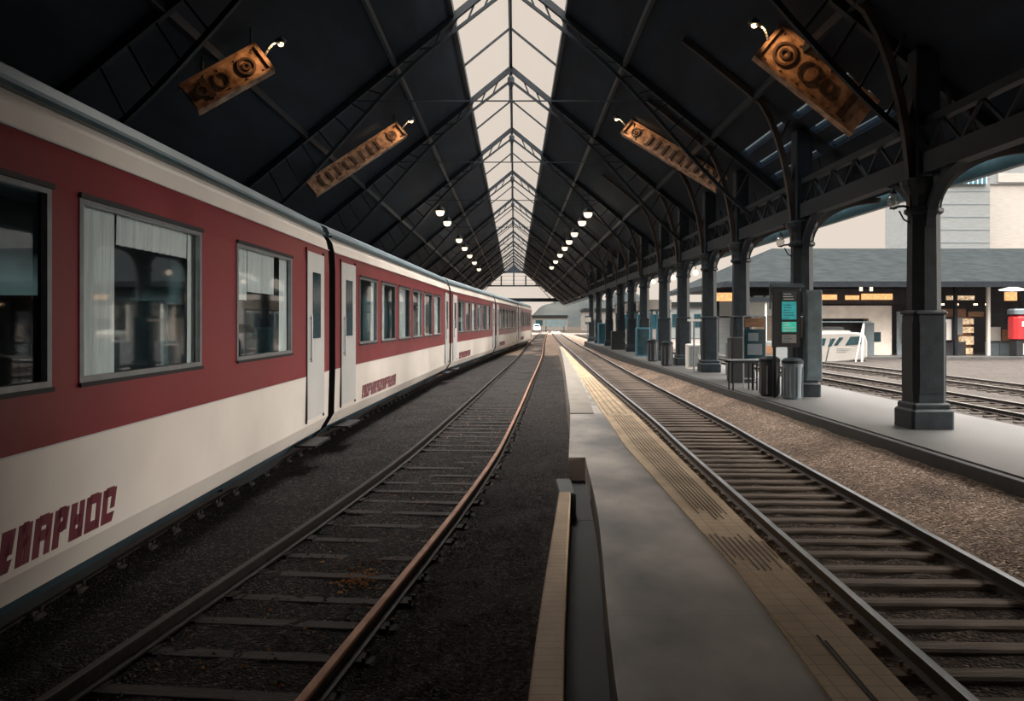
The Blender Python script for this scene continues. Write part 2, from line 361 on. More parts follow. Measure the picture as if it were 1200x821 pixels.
gravel_bed('gravel_bed_far', lambda y: -9, lambda y: 10, 0, 57, 175, M['gravel'], 2, nx=30)
gravel_bed('gravel_bed_middle', lambda y: 1.2 if y < 9 else (1.5 if y < 16 else 1.9), lambda y: near_rail(y)+1.6, 0, -8, 57.005, M['gravel_deep'], nx=14)
gravel_bed('gravel_bed_right', lambda y: near_rail(y)+1.5, lambda y: 6.2, 0.012, -8, 57.01, M['gravel'], nx=20, bank=lambda x, y: .24*max(0, min(1, (x-near_rail(y)-1.75)/(5.7-near_rail(y)-1.75+.001))) * max(0, min(1, (52-y)/20)))
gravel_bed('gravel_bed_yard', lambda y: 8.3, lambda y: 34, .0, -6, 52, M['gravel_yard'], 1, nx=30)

def stones(name, label, area, n, smin, smax, m, seed, cat='gravel'):
    rnd = random.Random(seed); b = MB()
    for _ in range(n):
        x, y = area(rnd); s = rnd.uniform(smin, smax); a = rnd.uniform(0, PI)
        r = []
        for (px, py, pz) in ((1, 0, 0), (0, 1, 0), (-1, 0, 0), (0, -1, 0), (0, 0, 1), (.5, .5, .7)):
            q = s*rnd.uniform(.7, 1.2); r.append((x+q*(px*math.cos(a)-py*math.sin(a)), y+q*(px*math.sin(a)+py*math.cos(a)), .005+q*.75*pz))
        b.add(r, [(0, 5, 1), (0, 4, 5), (4, 1, 5), (1, 4, 2), (2, 4, 3), (3, 4, 0)])
    return tag(b.build(name, m), label, cat, kind='stuff')
def area_between(fl, fr, y0, y1, p=1.7):
    def f(r):
        y = y0+(y1-y0)*r.random()**p; l, q = fl(y), fr(y); return l+(q-l)*r.random(), y
    return f
stones('gravel', 'fine gravel coloured dark for shade between the rusty rail and the ochre beam', area_between(lambda y: left_rail(y)+.12, lambda y: (-.14+.0527*y-.03 if y < 9.3 else plat_left_far(max(y, 10.4))-.08), 2.5, 26), 9000, .008, .02, M['stone_shaded'], 3)
stones('gravel', 'brown loose stones between the right track and the side platform', area_between(lambda y: near_rail(y)+1.55, lambda y: near_rail(y)+2.2, 4, 30), 5000, .012, .030, M['stone'], 4)
stones('gravel', 'stones coloured dark for shade, scattered between the sleepers beside the train', area_between(lambda y: left_rail(y)-1.9, lambda y: left_rail(y)-.1, 3.5, 30), 3500, .01, .025, M['stone_shaded'], 5)
stones('leaf_litter', 'dry orange leaf litter between the rusty rails', area_between(lambda y: left_rail(y)-1.3, lambda y: left_rail(y)+.25, 4.8, 22), 260, .010, .024, M['leaf'], 6, 'litter')
rl = random.Random(12)
stones('leaf_litter', 'small heap of orange litter left of the rusty rail', lambda r: (-1.25+r.gauss(0, .10)-.1, 7.5+r.gauss(0, .16)), 110, .012, .028, M['leaf'], 8, 'litter')

# ---------------------------------------------------------------- tracks
GAUGE = 1.45
PROF = [(-.055, 0), (-.055, .012), (-.01, .022), (-.01, .085), (-.03, .092), (-.03, .113), (-.024, .118), (.024, .118), (.03, .113), (.03, .092), (.01, .085), (.01, .022), (.055, .012), (.055, 0)]
def rail(f, off, y0, y1, top, parent, name='rail', step=1.5, z=.0):
    ys = frange(y0, y1, step); b = MB(); n = len(PROF)
    for y in ys:
        for dx, dz in PROF: b.v.append((f(y)+off+dx, y, z+dz))
    for i in range(len(ys)-1):
        for k in range(n):
            b.f.append([i*n+k, i*n+(k+1) % n, (i+1)*n+(k+1) % n, (i+1)*n+k]); b.m.append(1 if (3 < k < 10 if top is M['railrust'] else 4 < k < 8) else 0)
    b.f += [list(range(n)), [(len(ys)-1)*n+k for k in range(n-1, -1, -1)]]; b.m += [0, 0]
    return b.build(name, [M['railside'], top], parent)
def sleeper_mb(rnd, L=2.3, W=.17, H=.10):
    b = MB(); j = rnd.uniform(-.01, .01)
    b.rbox(-L/2, L/2, -W/2, W/2, -.05, H+j, .018)
    for sx in (-1, 1):
        for sy in (-.06, .06): b.rod((sx*(GAUGE/2+.11), sy, H), (sx*(GAUGE/2+.11), sy, H+.035), .016, n=6)
        b.box(sx*GAUGE/2-.10, sx*GAUGE/2+.10, -.08, .08, H-.01, H+.012)
    return b
def track(label, f, off, y0, y1, top, spacing, sm, group, z=.045, L=2.3, near=3.5, ltop=None, sh=None):
    """f gives the left rail plus off = centre line"""
    t = thing('railway_track', label, 'railway track', (f(max(y0, 0))+off, 0, 0), group=group)
    ox = t.location.x
    fc = lambda y: f(y)+off-ox
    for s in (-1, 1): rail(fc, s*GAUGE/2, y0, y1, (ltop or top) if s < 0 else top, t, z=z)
    protos = []
    rnd = random.Random(5); y = y0+.2; k = 0; rest = MB(); H = z if sh is None else sh
    while y < y1:
        a = math.atan2(fc(y+.5)-fc(y-.5), 1); x = fc(y)+rnd.uniform(-.02, .02)
        if y > near and k < 100:
            if len(protos) < 5: o = sleeper_mb(rnd, L, H=H+.002).build('sleeper', sm, t); protos.append(o)
            else: o = protos[rnd.randrange(5)].copy(); COL.objects.link(o); o.parent = t
            o.location = (x, y, 0); o.rotation_euler = (0, 0, -a+rnd.uniform(-.008, .008)); k += 1
        else:
            b = sleeper_mb(rnd, L, H=H+.002); M4 = Matrix.Translation((x, y, 0)) @ Matrix.Rotation(-a, 4, 'Z')
            rest.add([M4 @ Vector(v) for v in b.v], b.f)
        y += spacing*rnd.uniform(.94, 1.06)
    if rest.v: tag(rest.build('sleeper', sm, t), kind='stuff')
    return t
track('shiny railed track between the centre platform and the side platform', near_rail, GAUGE/2, -4, 200, M['railsteel'], .46, M['sleeper'], 'railway tracks', L=2.0, near=4.5)
track('rusty railed track curving between the train and the centre platform', left_rail, -GAUGE/2, -4, 200, M['railrust'], .60, M['sleeper_dark'], 'railway tracks', z=.03, near=4.5, L=1.8, ltop=M['railside'], sh=.012)  # left rail head coloured dark for the shade beside the train
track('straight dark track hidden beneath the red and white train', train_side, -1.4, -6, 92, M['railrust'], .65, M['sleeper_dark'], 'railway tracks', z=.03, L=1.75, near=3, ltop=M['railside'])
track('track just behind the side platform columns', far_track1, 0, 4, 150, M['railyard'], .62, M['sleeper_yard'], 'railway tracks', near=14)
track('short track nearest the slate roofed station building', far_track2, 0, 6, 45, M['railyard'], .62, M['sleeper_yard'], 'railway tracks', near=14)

# ---------------------------------------------------------------- centre platform
PZ = CZ-1.65                                   # platform surface
ysn = frange(-6, 10.4, .4); ysf = frange(10.4, 57, .8)
SW = lambda y: plat_right(y)-min(.5*(plat_right(y)-plat_left_far(y)) if y > 12 else 9, (.37 if y < 5.6 else min(.56, .37+(y-5.6)*.033)))
def strip_left(y): return max(SW(y), plat_left_far(max(y, 10.4))+.02)
tag(ribbon('platform_center', plat_left_near, lambda y: SW(y), PZ, -.05, ysn, M['concrete'], bevel=0), kind='structure')
tag(ribbon('platform_center_far', plat_left_far, strip_left, PZ, -.05, ysf, M['concrete']), kind='structure')
ws = tag(ribbon('warning_strip', strip_left if 0 else SW, plat_right, PZ+.012, -.05, frange(-6, 10.4, .4)+frange(10.4, 26, .8)[1:], M['tan']),
    'ochre warning paving along the right edge of the centre platform', 'warning strip')
tag(ribbon('warning_strip', SW, plat_right, PZ+.011, -.05, frange(26, 57, .8), M['tan']), 'distant narrow end of the ochre warning paving', 'warning strip')
def grooves(y0, y1, n, ph=0, w=.008, lo=.12, hi=.95):
    b = MB()
    for i in range(n):
        t = lo+(hi-lo)*i/(n-1); ys = frange(y0+random.uniform(0, .5), y1-random.uniform(0, .25), .5); vs = []
        for y in ys:
            x = SW(y)+(plat_right(y)-SW(y))*t; vs += [(x-w/2, y, PZ+.0135), (x+w/2, y, PZ+.0135), (x+w/2, y, PZ+.0165), (x-w/2, y, PZ+.0165)]
        fs = []
        for k in range(len(ys)-1):
            for q in range(4): fs.append((k*4+q, k*4+(q+1) % 4, k*4+4+(q+1) % 4, k*4+4+q))
        m = (len(ys)-1)*4; fs += [(0, 1, 2, 3), (m+3, m+2, m+1, m)]
        b.add(vs, fs)
    return b
gb = grooves(5.6, 6.6, 9, lo=.08, hi=.95); g2 = grooves(7.0, 15, 8, lo=.25, hi=.8); g3 = grooves(15, 25, 5, w=.012)
g4 = grooves(3, 4.6, 2, lo=.45, hi=.5, w=.012)
for q in (g2, g3, g4): gb.add(q.v, q.f)
gb.build('ridge_line', M['groove'], ws)
cp = ribbon('coping_kerb', plat_left_far, lambda y: plat_left_far(y)+min(.42, .9*(SW(y)-plat_left_far(y))) if y < 50 else plat_left_far(y)+.1, PZ+.018, PZ+.001, frange(15.3, 52, .8), M['coping'])
tag(cp, 'pale coping slab running along the far left edge of the centre platform', 'coping')
# ochre beam and dark channel on the near left side
bl = path([(0, -.14), (3.7, .056), (8.3, .43)]); br_ = path([(0, .05), (3.7, .21), (8.3, .545)])
beam = tag(ribbon('edge_beam', bl, br_, PZ, -.05, frange(-4, 8.3, .4), M['tanbeam'], bevel=.012), 'narrow ochre edge beam beside the dark gravel', 'edge beam')
pb = MB(); pb.rbox(.43, .60, 8.32, 9.1, -.05, PZ-.02, .015); tag(pb.build('end_block', M['iron_teal']), 'dark green block closing the far end of the ochre beam', 'block')
tag(ribbon('drain_channel', lambda y: br_(y)+.002, lambda y: plat_left_near(y)-.002, PZ-.28, -.05, frange(-4, 8.3, .4), M['trench']), 'dark smooth channel between the ochre beam and the platform slab', 'channel')
tag(ribbon('drain_channel', lambda y: .61, lambda y: plat_left_near(y)-.002, PZ-.28, -.05, frange(8.31, 10.38, .4), M['trench']), 'dark end of the channel beside the green block', 'channel')

# ---------------------------------------------------------------- side platform
SZ = CZ-1.8
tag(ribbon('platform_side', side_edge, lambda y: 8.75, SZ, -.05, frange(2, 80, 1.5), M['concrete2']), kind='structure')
tag(ribbon('kerb_side', lambda y: side_edge(y)-.12, lambda y: side_edge(y)-.005, SZ-.02, -.05, frange(2, 80, 1.5), M['kerb'], bevel=.01), kind='structure')

# ---------------------------------------------------------------- train shed
XR = -.15; HR = CZ+10.5; SL = .816; SK = 1.7; EV = 9.1
Y0, Y1 = -12, 157; SKY0 = 18.0
def rz(x): return HR-SL*abs(x-XR)
for s, nm in ((-1, 'ceiling_left'), (1, 'ceiling_right')):
    b = MB(); t = .18
    def sec(a, c, y0, y1):
        b.prism([(XR+s*a, HR-SL*a), (XR+s*c, HR-SL*c), (XR+s*c, HR-SL*c+t), (XR+s*a, HR-SL*a+t)], y0, y1)
    if s < 0: sec(SK, EV, Y0, Y1)
    else:
        sec(SK, 6.5, Y0, Y1); sec(8.5, EV, Y0, Y1); sec(6.5, 8.5, Y0, 17); sec(6.5, 8.5, 25, Y1); sec(6.5, 8.5, 20.4, 21.2)
        for k in range(5): sec(6.5+k*.43, 6.5+k*.43+.28, 17, 25)
        sl = tag(empty('window_3', (XR+7.5, 21, HR-SL*7.5)), kind='structure')
        for k in range(4):
            for ya, yb in ((17, 20.4), (21.2, 25)):
                a = 6.78+k*.43; q = MB(); q.prism([(XR+a, HR-SL*a+.05), (XR+a+.15, HR-SL*(a+.15)+.05), (XR+a+.15, HR-SL*(a+.15)+.07), (XR+a, HR-SL*a+.07)], ya, yb)
                q.v = [(x-XR-7.5, y-21, z_-HR+SL*7.5) for x, y, z_ in q.v]; q.build('pane', M['glass_slat'], sl)
    sec(0.0, SK, Y0, SKY0)  # unseen near stretch left unglazed to keep daylight off the foreground
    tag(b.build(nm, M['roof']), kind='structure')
# purlins
for s in (-1, 1):
    for a in (3.4, 6.0, 8.6):
        b = MB(); b.box(XR+s*a-.05, XR+s*a+.05, Y0, Y1, HR-SL*a-.20, HR-SL*a-.01)
        tag(b.build('trim_purlin', M['iron']), kind='structure')
# skylight
sk = tag(empty('window_1', (XR, 80, HR)), kind='structure')
def local(b, p): b.v = [(x-p[0], y-p[1], z-p[2]) for x, y, z in b.v]; return b
SKO = (XR, 80, HR)
b = MB(); b.box(XR-.06, XR+.06, SKY0, Y1, HR-.08, HR+.12); local(b, SKO).build('ridge_bar', M['iron'], sk)
for s in (-1, 1):
    b = MB(); b.bar((XR+s*SK, SKY0, rz(XR+SK)+.04), (XR+s*SK, Y1, rz(XR+SK)+.04), .12, .26); local(b, SKO).build('side_frame', M['iron'], sk)
    b = MB(); b.prism([(XR+s*.06, HR+.02), (XR+s*SK, rz(XR+SK)+.06), (XR+s*SK, rz(XR+SK)+.08), (XR+s*.06, HR+.04)], SKY0, Y1)
    local(b, SKO).build('glazing', M['glass_sky'], sk)
thin = [21.5, 30.5, 40.5, 53, 66, 79, 92, 104, 116, 128, 140, 150]
for y in thin:
    b = MB()
    for s in (-1, 1): b.bar((XR, y, HR), (XR+s*SK, y, rz(XR+SK)), .07, .07)
    local(b, SKO).build('glazing_bar', M['iron'], sk)
# trusses
TR = [3, 9, 15, 25.3, 35, 46, 59, 72, 85, 98, 110, 122, 134, 146]
def make_truss():
    t = empty('roof_truss')
    for s in (-1, 1):
        b = MB(); b.bar((0, 0, -.12), (s*8.9, 0, -SL*8.9-.12), .16, .20); b.build('rafter', M['iron'], t)
        b = MB(); b.bar((0, 0, -.62), (s*2.3, 0, -SL*2.3-.52), .09, .09)
        for k in range(1, 5):
            a = k*.5; b.bar((s*a, 0, -SL*a-.15), (s*(a+.25), 0, -SL*(a+.25)-.58), .05, .05)
        b.build('lower_chord', M['iron'], t)
        b = MB()
        pts = [(s*(2.3+(7.15-2.3)*i/10), 0, -SL*(2.3+4.85*i/10)-.5-1.0*math.sin(PI*i/10*.5)**2) for i in range(11)]
        b.sweep(pts, .10, .10, side=(0, 1, 0))
        for i in range(1, 11, 1):
            x = pts[i][0]; b.bar((pts[i-1][0], 0, pts[i-1][2]), (x, 0, -SL*abs(x)-.15), .045, .045)
        b.build('arch_rib', M['iron'], t)
    b = MB(); b.bar((-4.6, 0, -SL*4.6-.2), (4.6, 0, -SL*4.6-.2), .035, .035)
    b.bar((0, 0, -.5), (0, 0, -SL*4.6-.2), .03, .03); b.build('tie_rod', M['iron'], t)
    b = MB(); b.lathe([(.03, -.95), (.09, -.85), (.14, -.7), (.14, -.5), (.05, -.4)], 12); b.build('ridge_boss', M['iron'], t)
    return t
tr0 = make_truss()
for i, y in enumerate(TR):
    o = tr0 if i == 0 else copy_tree(tr0)
    o.location = (XR, y, HR)
    order = {3: 'thick iron truss crossing the skylight at the top edge of the view', 4: 'iron truss crossing the skylight, second from the top of the view', 5: 'iron truss crossing the skylight, third from the top of the view'}
    nth = ['nearest', 'second nearest', 'third nearest', '', '', '', 'fourth', 'fifth', 'sixth', 'seventh', 'eighth', 'ninth', 'tenth', 'last'][i]
    tag(o, order.get(i, f'black iron roof truss reaching over the train, {nth} to the viewer' if i < 3 else f'distant black iron truss, {nth} crossing the skylight below the top of the view'), 'roof truss', 'roof trusses')
    if i < 3 : o['group'] = 'roof trusses near the viewer'
    elif i > 5: o['group'] = 'distant roof trusses'
# unseen walls added for darkness, and the far gable
b = MB(); b.box(-9.4, -9.15, Y0, Y1, -.1, rz(-9.1)); tag(b.build('wall_left_added', M['roof']), kind='structure')  # hidden wall added to keep the left side dark
b = MB(); b.box(9.15, 9.35, Y0, 5.2, -.1, rz(9.2)); tag(b.build('wall_right_added', M['roof']), kind='structure')  # out of view, added to block the low sun from the foreground
b = MB(); b.prism([(-9.4, -.1), (9.2, -.1), (9.2, rz(9.1)), (XR, HR), (-9.4, rz(-9.3))], Y0-.3, Y0); tag(b.build('wall_back_added', M['roof']), kind='structure')  # out of view, added to stop light coming from behind the camera
# gable: spandrel plate with an arched opening
gz0, gz1 = CZ+4.6, CZ+9.0
arch = []
for i in range(25):
    t = PI*i/24; c, s_ = math.cos(t), math.sin(t)
    arch.append((XR+8.3*math.copysign(abs(c)**.9, c), gz0-.4+(gz1-gz0+.4)*abs(s_)**.8))
b = MB()
outer = [(x, rz(x)+.0) for x, _ in arch]
for i in range(24):
    a0, a1, o0, o1 = arch[i], arch[i+1], outer[i], outer[i+1]
    if o0[1] < a0[1] and o1[1] < a1[1]: continue
    o0 = (o0[0], max(o0[1], a0[1]+.05)); o1 = (o1[0], max(o1[1], a1[1]+.05))
    b.prism([a0, a1, o1, o0], Y1-.25, Y1)
gab = tag(b.build('wall_far', M['roof']), kind='structure')
w2 = tag(empty('window_2', (XR, Y1, gz0)), kind='structure'); GO = (XR, Y1, gz0)
b = MB(); b.box(XR-9, XR+9, Y1-.5, Y1, gz0-.9, gz0-.25); local(b, GO).build('transom_beam', M['iron'], w2)
b = MB(); b.box(XR-7.6, XR+7.6, Y1-.35, Y1, gz0+1.9, gz0+2.15); local(b, GO).build('transom', M['iron'], w2)
for x in (-5.9, -4.2, -2.3, 0, 2.2, 4.1, 5.8):
    top = rz(XR+x)-.2; b = MB(); b.box(XR+x-.12, XR+x+.12, Y1-.3, Y1-.05, gz0+2.15, min(top, gz1)); local(b, GO).build('mullion', M['iron'], w2)
b = MB(); b.prism([a for a in arch], Y1-.12, Y1-.10); local(b, GO).build('pane', M['glass_sky'], w2)

# ---------------------------------------------------------------- columns of the side platform
CX = 7.0
def octo(b, r0, r1, z0, z1, mi=0): b.lathe([(r0/math.cos(PI/8), z0), (r1/math.cos(PI/8), z1)], 8, rot=PI/8, mi=mi)
def make_column():
    t = empty('column')
    b = MB(); b.rbox(-.36, .36, -.36, .36, 0, .34, .04); b.rbox(-.32, .32, -.32, .32, .34, .44, .03); b.build('base', M['iron2'], t, bevel=.01)
    b = MB(); b.rbox(-.275, .275, -.275, .275, .42, 1.98, .07); b.rbox(-.29, .29, -.29, .29, 1.93, 2.0, .04)
    for s in (-1, 1): b.box(-.2, .2, s*.278-.008, s*.278+.008, .6, 1.8)
    for s in (-1, 1): b.box(s*.278-.008, s*.278+.008, -.2, .2, .6, 1.8)
    b.build('pedestal', M['iron2'], t)
    b = MB(); octo(b, .25, .235, 2.0, 3.75); b.build('shaft', M['iron2'], t)
    b = MB(); b.lathe([(.26, 3.62), (.31, 3.66), (.31, 3.72), (.25, 3.76), (.27, 3.95), (.36, 4.1), (.38, 4.2), (.30, 4.25)], 16); b.build('capital', M['iron2'], t)
    b = MB(); b.rbox(-.2, .2, -.2, .2, 4.2, rz(CX)-SZ-.02, .03); b.build('post_head', M['iron'], t)
    zt = CZ+2.55-SZ
    for s in (-1, 1):                                        # brackets along the platform
        R, Hh = 1.55, .95; pts = [(0, s*(.2+R*(1-math.cos(PI/2*i/10))), 3.4+(Hh+.05)*math.sin(PI/2*i/10)) for i in range(11)]
        b = MB(); b.sweep(pts, .16, .10, side=(1, 0, 0))
        for i in (3, 5, 7): b.bar(pts[i], (0, pts[i][1], zt), .05, .05)
        ring = [(0, s*.48+.15*math.cos(2*PI*i/14), zt-.22+.15*math.sin(2*PI*i/14)) for i in range(14)]
        b.sweep(ring, .06, .045, side=(1, 0, 0), closed=True)
        # solid web in the tight corner
        web = [(s*.2, 3.4)]+[(p[1], p[2]) for p in pts[1:5]]+[(s*.2, pts[4][2])]
        b.prism(web, -.04, .04, ax='x')
        b.build('bracket', M['iron'], t)
    for s, R in ((-1, 2.7), (1, 1.7)):                       # braces across, to the rafters
        pts = []
        for i in range(13):
            a = PI/2*i/12; x = s*(.2+R*(1-math.cos(a)))
            ztop = rz(CX+s*(.2+R))-SZ-.16; pts.append((x, 0, min(3.7+(ztop-3.7)*math.sin(a), rz(CX+x)-SZ-.13)))
        b = MB(); b.sweep(pts, .14, .13, side=(0, 1, 0))
        for i in range(2, 12, 2):
            x = pts[i][0]; b.bar(pts[i], (pts[i][0]-s*.3, 0, min(rz(CX+x)-SZ-.1, 99)), .05, .05)
        b.build('brace', M['brace_warm'], t)
    return t
CD = [8.0, 14.6, 20.8, 26.4, 30.7, 35.4, 39.9, 46.0, 52.0, 57.5, 64.5, 72.5, 79]
CL = ['black iron column outside the right edge of the view', 'large black iron column nearest the viewer at right, bulb bracket on its left side',
 'black iron column behind the teal information board', 'black iron column behind the bench, third from the right',
 'black iron column fourth from the right, beside the white vending box', 'black iron column fifth from the right, among bins',
 'slim looking dark column sixth from the right']
col0 = make_column()
for i, y in enumerate(CD):
    o = col0 if i == 0 else copy_tree(col0)
    o.location = (CX+(0 if y < 50 else .15), y, SZ)
    tag(o, CL[i] if i < len(CL) else 'distant dark iron column of the side platform row', 'column', 'iron columns on the side platform' if i < len(CL) else 'distant iron columns on the side platform')
b = MB(); b.box(CX-.12, CX+.12, 4, 80, CZ+2.5, CZ+2.85)
for y in frange(5, 79, 1.2): b.bar((CX, y, CZ+2.85), (CX, y+.6, CZ+3.35), .05, .05); b.bar((CX, y+.6, CZ+3.35), (CX, y+1.2, CZ+2.85), .05, .05)
b.box(CX-.08, CX+.08, 4, 80, CZ+3.32, CZ+3.45)
tag(b.build('trim_arcade_girder', M['iron']), kind='structure')
b = MB(); b.box(EV-.02, EV+.12, Y0, Y1, rz(EV)-.12, rz(EV)+.2); tag(b.build('trim_eave', M['gutter']), kind='structure')

# ---------------------------------------------------------------- red and white carriages
PR = [(-.50, -2.02), (-.34, -1.93), (-.15, -1.77), (-.02, -1.55), (0, -.81), (0, -.42), (0, .865), (-.015, 1.18), (-.05, 1.34), (-.12, 1.44)]
RP = [(-.12, 1.44), (-.10, 1.52), (-.15, 1.61), (-.40, 1.74), (-.9, 1.85), (-1.4, 1.88)]
W = 2.8
def wheel(b, c, s):
    b.lathe([(.20, -.09), (.36, -.09), (.39, -.05), (.39, -.03), (.36, .05), (.20, .05)], 20, c=c, ax='x')
def make_car(name, L, wins, doors, lets, label, group=None, seats=True):
    t = thing(name, label, 'train carriage', group=group)
    z = lambda q: q+CZ
    b = MB()
    cuts = sorted(wins)
    def strip(y0, y1, i, mi):
        (xa, za), (xb, zb) = PR[i], PR[i+1]
        b.add([(xa, y0, z(za)), (xa, y1, z(za)), (xb, y1, z(zb)), (xb, y0, z(zb))], [(0, 1, 2, 3)], mi)
    MI = {0: 2, 1: 2, 2: 0, 3: 0, 4: 1, 5: 1, 6: 1, 7: 0, 8: 0}
    for i in range(len(PR)-1):
        if i == 5:
            y = 0
            for wn in cuts: strip(y, wn[0], i, 1); strip(wn[1], wn[0] if 0 else wn[1], i, 1) if 0 else None; y = wn[1]
            strip(y, L, i, 1)
        else: strip(0, L, i, MI[i])
    # window reveals
    for wn in cuts:
        y0, y1 = wn[0], wn[1]; d = .07
        b.add([(0, y0, z(-.42)), (0, y1, z(-.42)), (0, y1, z(.865)), (0, y0, z(.865)), (-d, y0, z(-.42)), (-d, y1, z(-.42)), (-d, y1, z(.865)), (-d, y0, z(.865))],
              [(0, 4, 5, 1), (3, 2, 6, 7), (0, 3, 7, 4), (1, 5, 6, 2)], 3)
    # far side
    for i in range(len(PR)-1):
        (xa, za), (xb, zb) = PR[i], PR[i+1]
        b.add([(-W-xa, 0, z(za)), (-W-xa, L, z(za)), (-W-xb, L, z(zb)), (-W-xb, 0, z(zb))], [(0, 1, 2, 3)], MI.get(i, 1))
    ring = PR+[(-W-x, zz) for x, zz in reversed(PR)]
    for y in (.001, L-.001): b.add([(x, y, z(q)) for x, q in ring], [tuple(range(len(ring)))], 3)
    b.build('body', [M['white'], M['red'], M['bluegrey'], M['rubber']], t)
    b = MB(); n = len(RP); rr = RP+[(-W-x, q) for x, q in reversed(RP[:-1])]
    for y in (0, L): b.v += [(x, y, z(q)) for x, q in rr]
    k = len(rr); b.f = [[i, i+1, k+i+1, k+i] for i in range(k-1)]+[list(range(k)), list(range(2*k-1, k-1, -1))]; b.m = [0]*len(b.f)
    b.build('roof', M['trainroof'], t, smooth=False)
    b = MB(); b.bar((-.085, 0, z(1.455)), (-.085, L, z(1.455)), .05, .035); b.build('gutter', M['gutter'], t)
    b = MB()
    for q, m_ in ((1.18, 0), (-.81, 0)): b.box(-.02, .006, 0, L, z(q)-.006, z(q)+.006)
    b.build('belt_rail', M['white2'], t)
    # interior
    b = MB(); b.box(-W+.1, -.08, .1, L-.1, z(-1.0), z(-.95)); b.box(-W+.08, -W+.12, .1, L-.1, z(-.95), z(1.1)); b.box(-W+.1, -.08, .1, L-.1, z(1.1), z(1.15))
    b.box(-1.5, -1.45, .1, L-.1, z(-.95), z(1.1))
    b.build('interior_lining', M['interior'], t)
    for wn in wins:
        y0, y1 = wn[0], wn[1]; wf = MB(); e = .035; x0, x1 = -.03, .012
        wf.box(x0, x1, y0-.02, y1+.02, z(-.42)-.03, z(-.42)+e); wf.box(x0, x1, y0-.02, y1+.02, z(.865)-e, z(.865)+.02)
        wf.box(x0, x1, y0-.02, y0+e, z(-.42)+e, z(.865)-e); wf.box(x0, x1, y1-e, y1+.02, z(-.42)+e, z(.865)-e)
        f = wf.build('window_frame', M['alu'], t)
        g_ = MB(); g_.box(-.045, -.035, y0+.02, y1-.02, z(-.41), z(.85)); g_.build('pane', M['glass_train'], f)
        g_ = MB(); g_.box(.012, .03, y0-.03, y1+.03, z(.865)+.0, z(.865)+.035); g_.build('drip_strip', M['rubber'], f)
        g_ = MB(); g_.box(.012, .028, y0-.03, y1+.03, z(-.42)-.035, z(-.42)-.005); g_.build('sill_seal', M['rubber'], f)
        for (a, c, lo) in wn[2]:
            cu = MB(); ys = frange(y0+(y1-y0)*a, y0+(y1-y0)*c, .03)
            vs = []; 
            for i, y in enumerate(ys): vs += [(-.12+.015*math.sin(i*1.3), y, z(lo)), (-.12+.015*math.sin(i*1.3+.4), y, z(.86))]
            cu.add(vs, [(2*i, 2*i+2, 2*i+3, 2*i+1) for i in range(len(ys)-1)])
            cu.v = [(x+.055, y, q) for x, y, q in cu.v]; cu.build('curtain', M['curtain'], f, smooth=True)
        if seats:
            for yy in (y0+.1, y1-.55):
                st = MB(); st.rbox(-1.35, -.25, yy, yy+.45, z(-.95)+.3, z(-.95)+.45, .04); st.rbox(-1.35, -.25, yy+.33, yy+.45, z(-.95)+.45, z(-.95)+1.15, .04)
                st.box(-1.2, -.4, yy+.1, yy+.3, z(-.95), z(-.95)+.3); st.build('seat', M['seat'], t)
    for (y0, y1) in doors:
        d = MB(); d.box(-.01, .02, y0, y1, z(-1.45), z(1.05)); dd = d.build('door', M['white2'], t, bevel=.006)
        s = MB(); s.box(-.01, .012, y0-.03, y0-.005, z(-1.5), z(1.1)); s.box(-.01, .012, y1+.005, y1+.03, z(-1.5), z(1.1)); s.build('door_seal', M['rubber'], dd)
        p = MB(); p.box(.02, .03, y0+.3, y1-.3, z(-.25), z(.75)); p.build('pane', M['screen_dark'], dd)
        h = MB(); h.rod((.05, y0+.12, z(-.6)), (.05, y0+.12, z(.1)), .014); h.rod((.02, y0+.12, z(-.55)), (.05, y0+.12, z(-.55)), .01); h.rod((.02, y0+.12, z(.05)), (.05, y0+.12, z(.05)), .01); h.build('handle', M['alu'], dd)
        st = MB(); st.box(-.2, .12, y0+.05, y1-.05, z(-1.86), z(-1.83)); st.build('step', M['under'], dd)
    rnd = random.Random(3)
    for (y0, n, zc, h) in lets:                                # row of unreadable slanted crimson strokes
        b = MB(); y = y0
        for i in range(n):
            wd = rnd.uniform(.13, .22)
            def xx(q):                                          # follow the panel
                for (xa, za), (xb, zb) in zip(PR[:-1], PR[1:]):
                    if za <= q <= zb: return xa+(xb-xa)*(q-za)/(zb-za)
                return 0
            def stroke(ya, yb, qa, qb):
                b.add([(xx(qa)+.004, ya, z(qa)), (xx(qa)+.004, yb, z(qa)), (xx(qb)+.004, yb+.04, z(qb)), (xx(qb)+.004, ya+.04, z(qb)),
                       (xx(qa)-.004, ya, z(qa)), (xx(qa)-.004, yb, z(qa)), (xx(qb)-.004, yb+.04, z(qb)), (xx(qb)-.004, ya+.04, z(qb))],
                      [(0, 1, 2, 3), (7, 6, 5, 4), (0, 4, 5, 1), (1, 5, 6, 2), (2, 6, 7, 3), (3, 7, 4, 0)])
            stroke(y, y+.075, zc-h/2, zc+h/2); stroke(y+wd-.065, y+wd, zc-h*(.5 if i % 3 else .1), zc+h/2)
            for q in rnd.sample([zc-h/2, zc-h*.12, zc+h/2-.06], 2): stroke(y+.05, y+wd-.04, q, q+.07)
            y += wd+.035
        b.build('lettering', M['lettering'], t)
    # underframe, boxes, bogies
    b = MB(); b.box(-W+.45, -.42, .3, L-.3, z(-2.0), z(-1.84)); b.build('underframe', M['under'], t)
    b = MB(); b.rbox(-.95, -.45, L*.36, L*.46, z(-2.17)+.1, z(-1.96), .03); b.rbox(-.95, -.45, L*.5, L*.62, z(-2.17)+.1, z(-1.96), .03); b.build('equipment_box', M['under'], t)
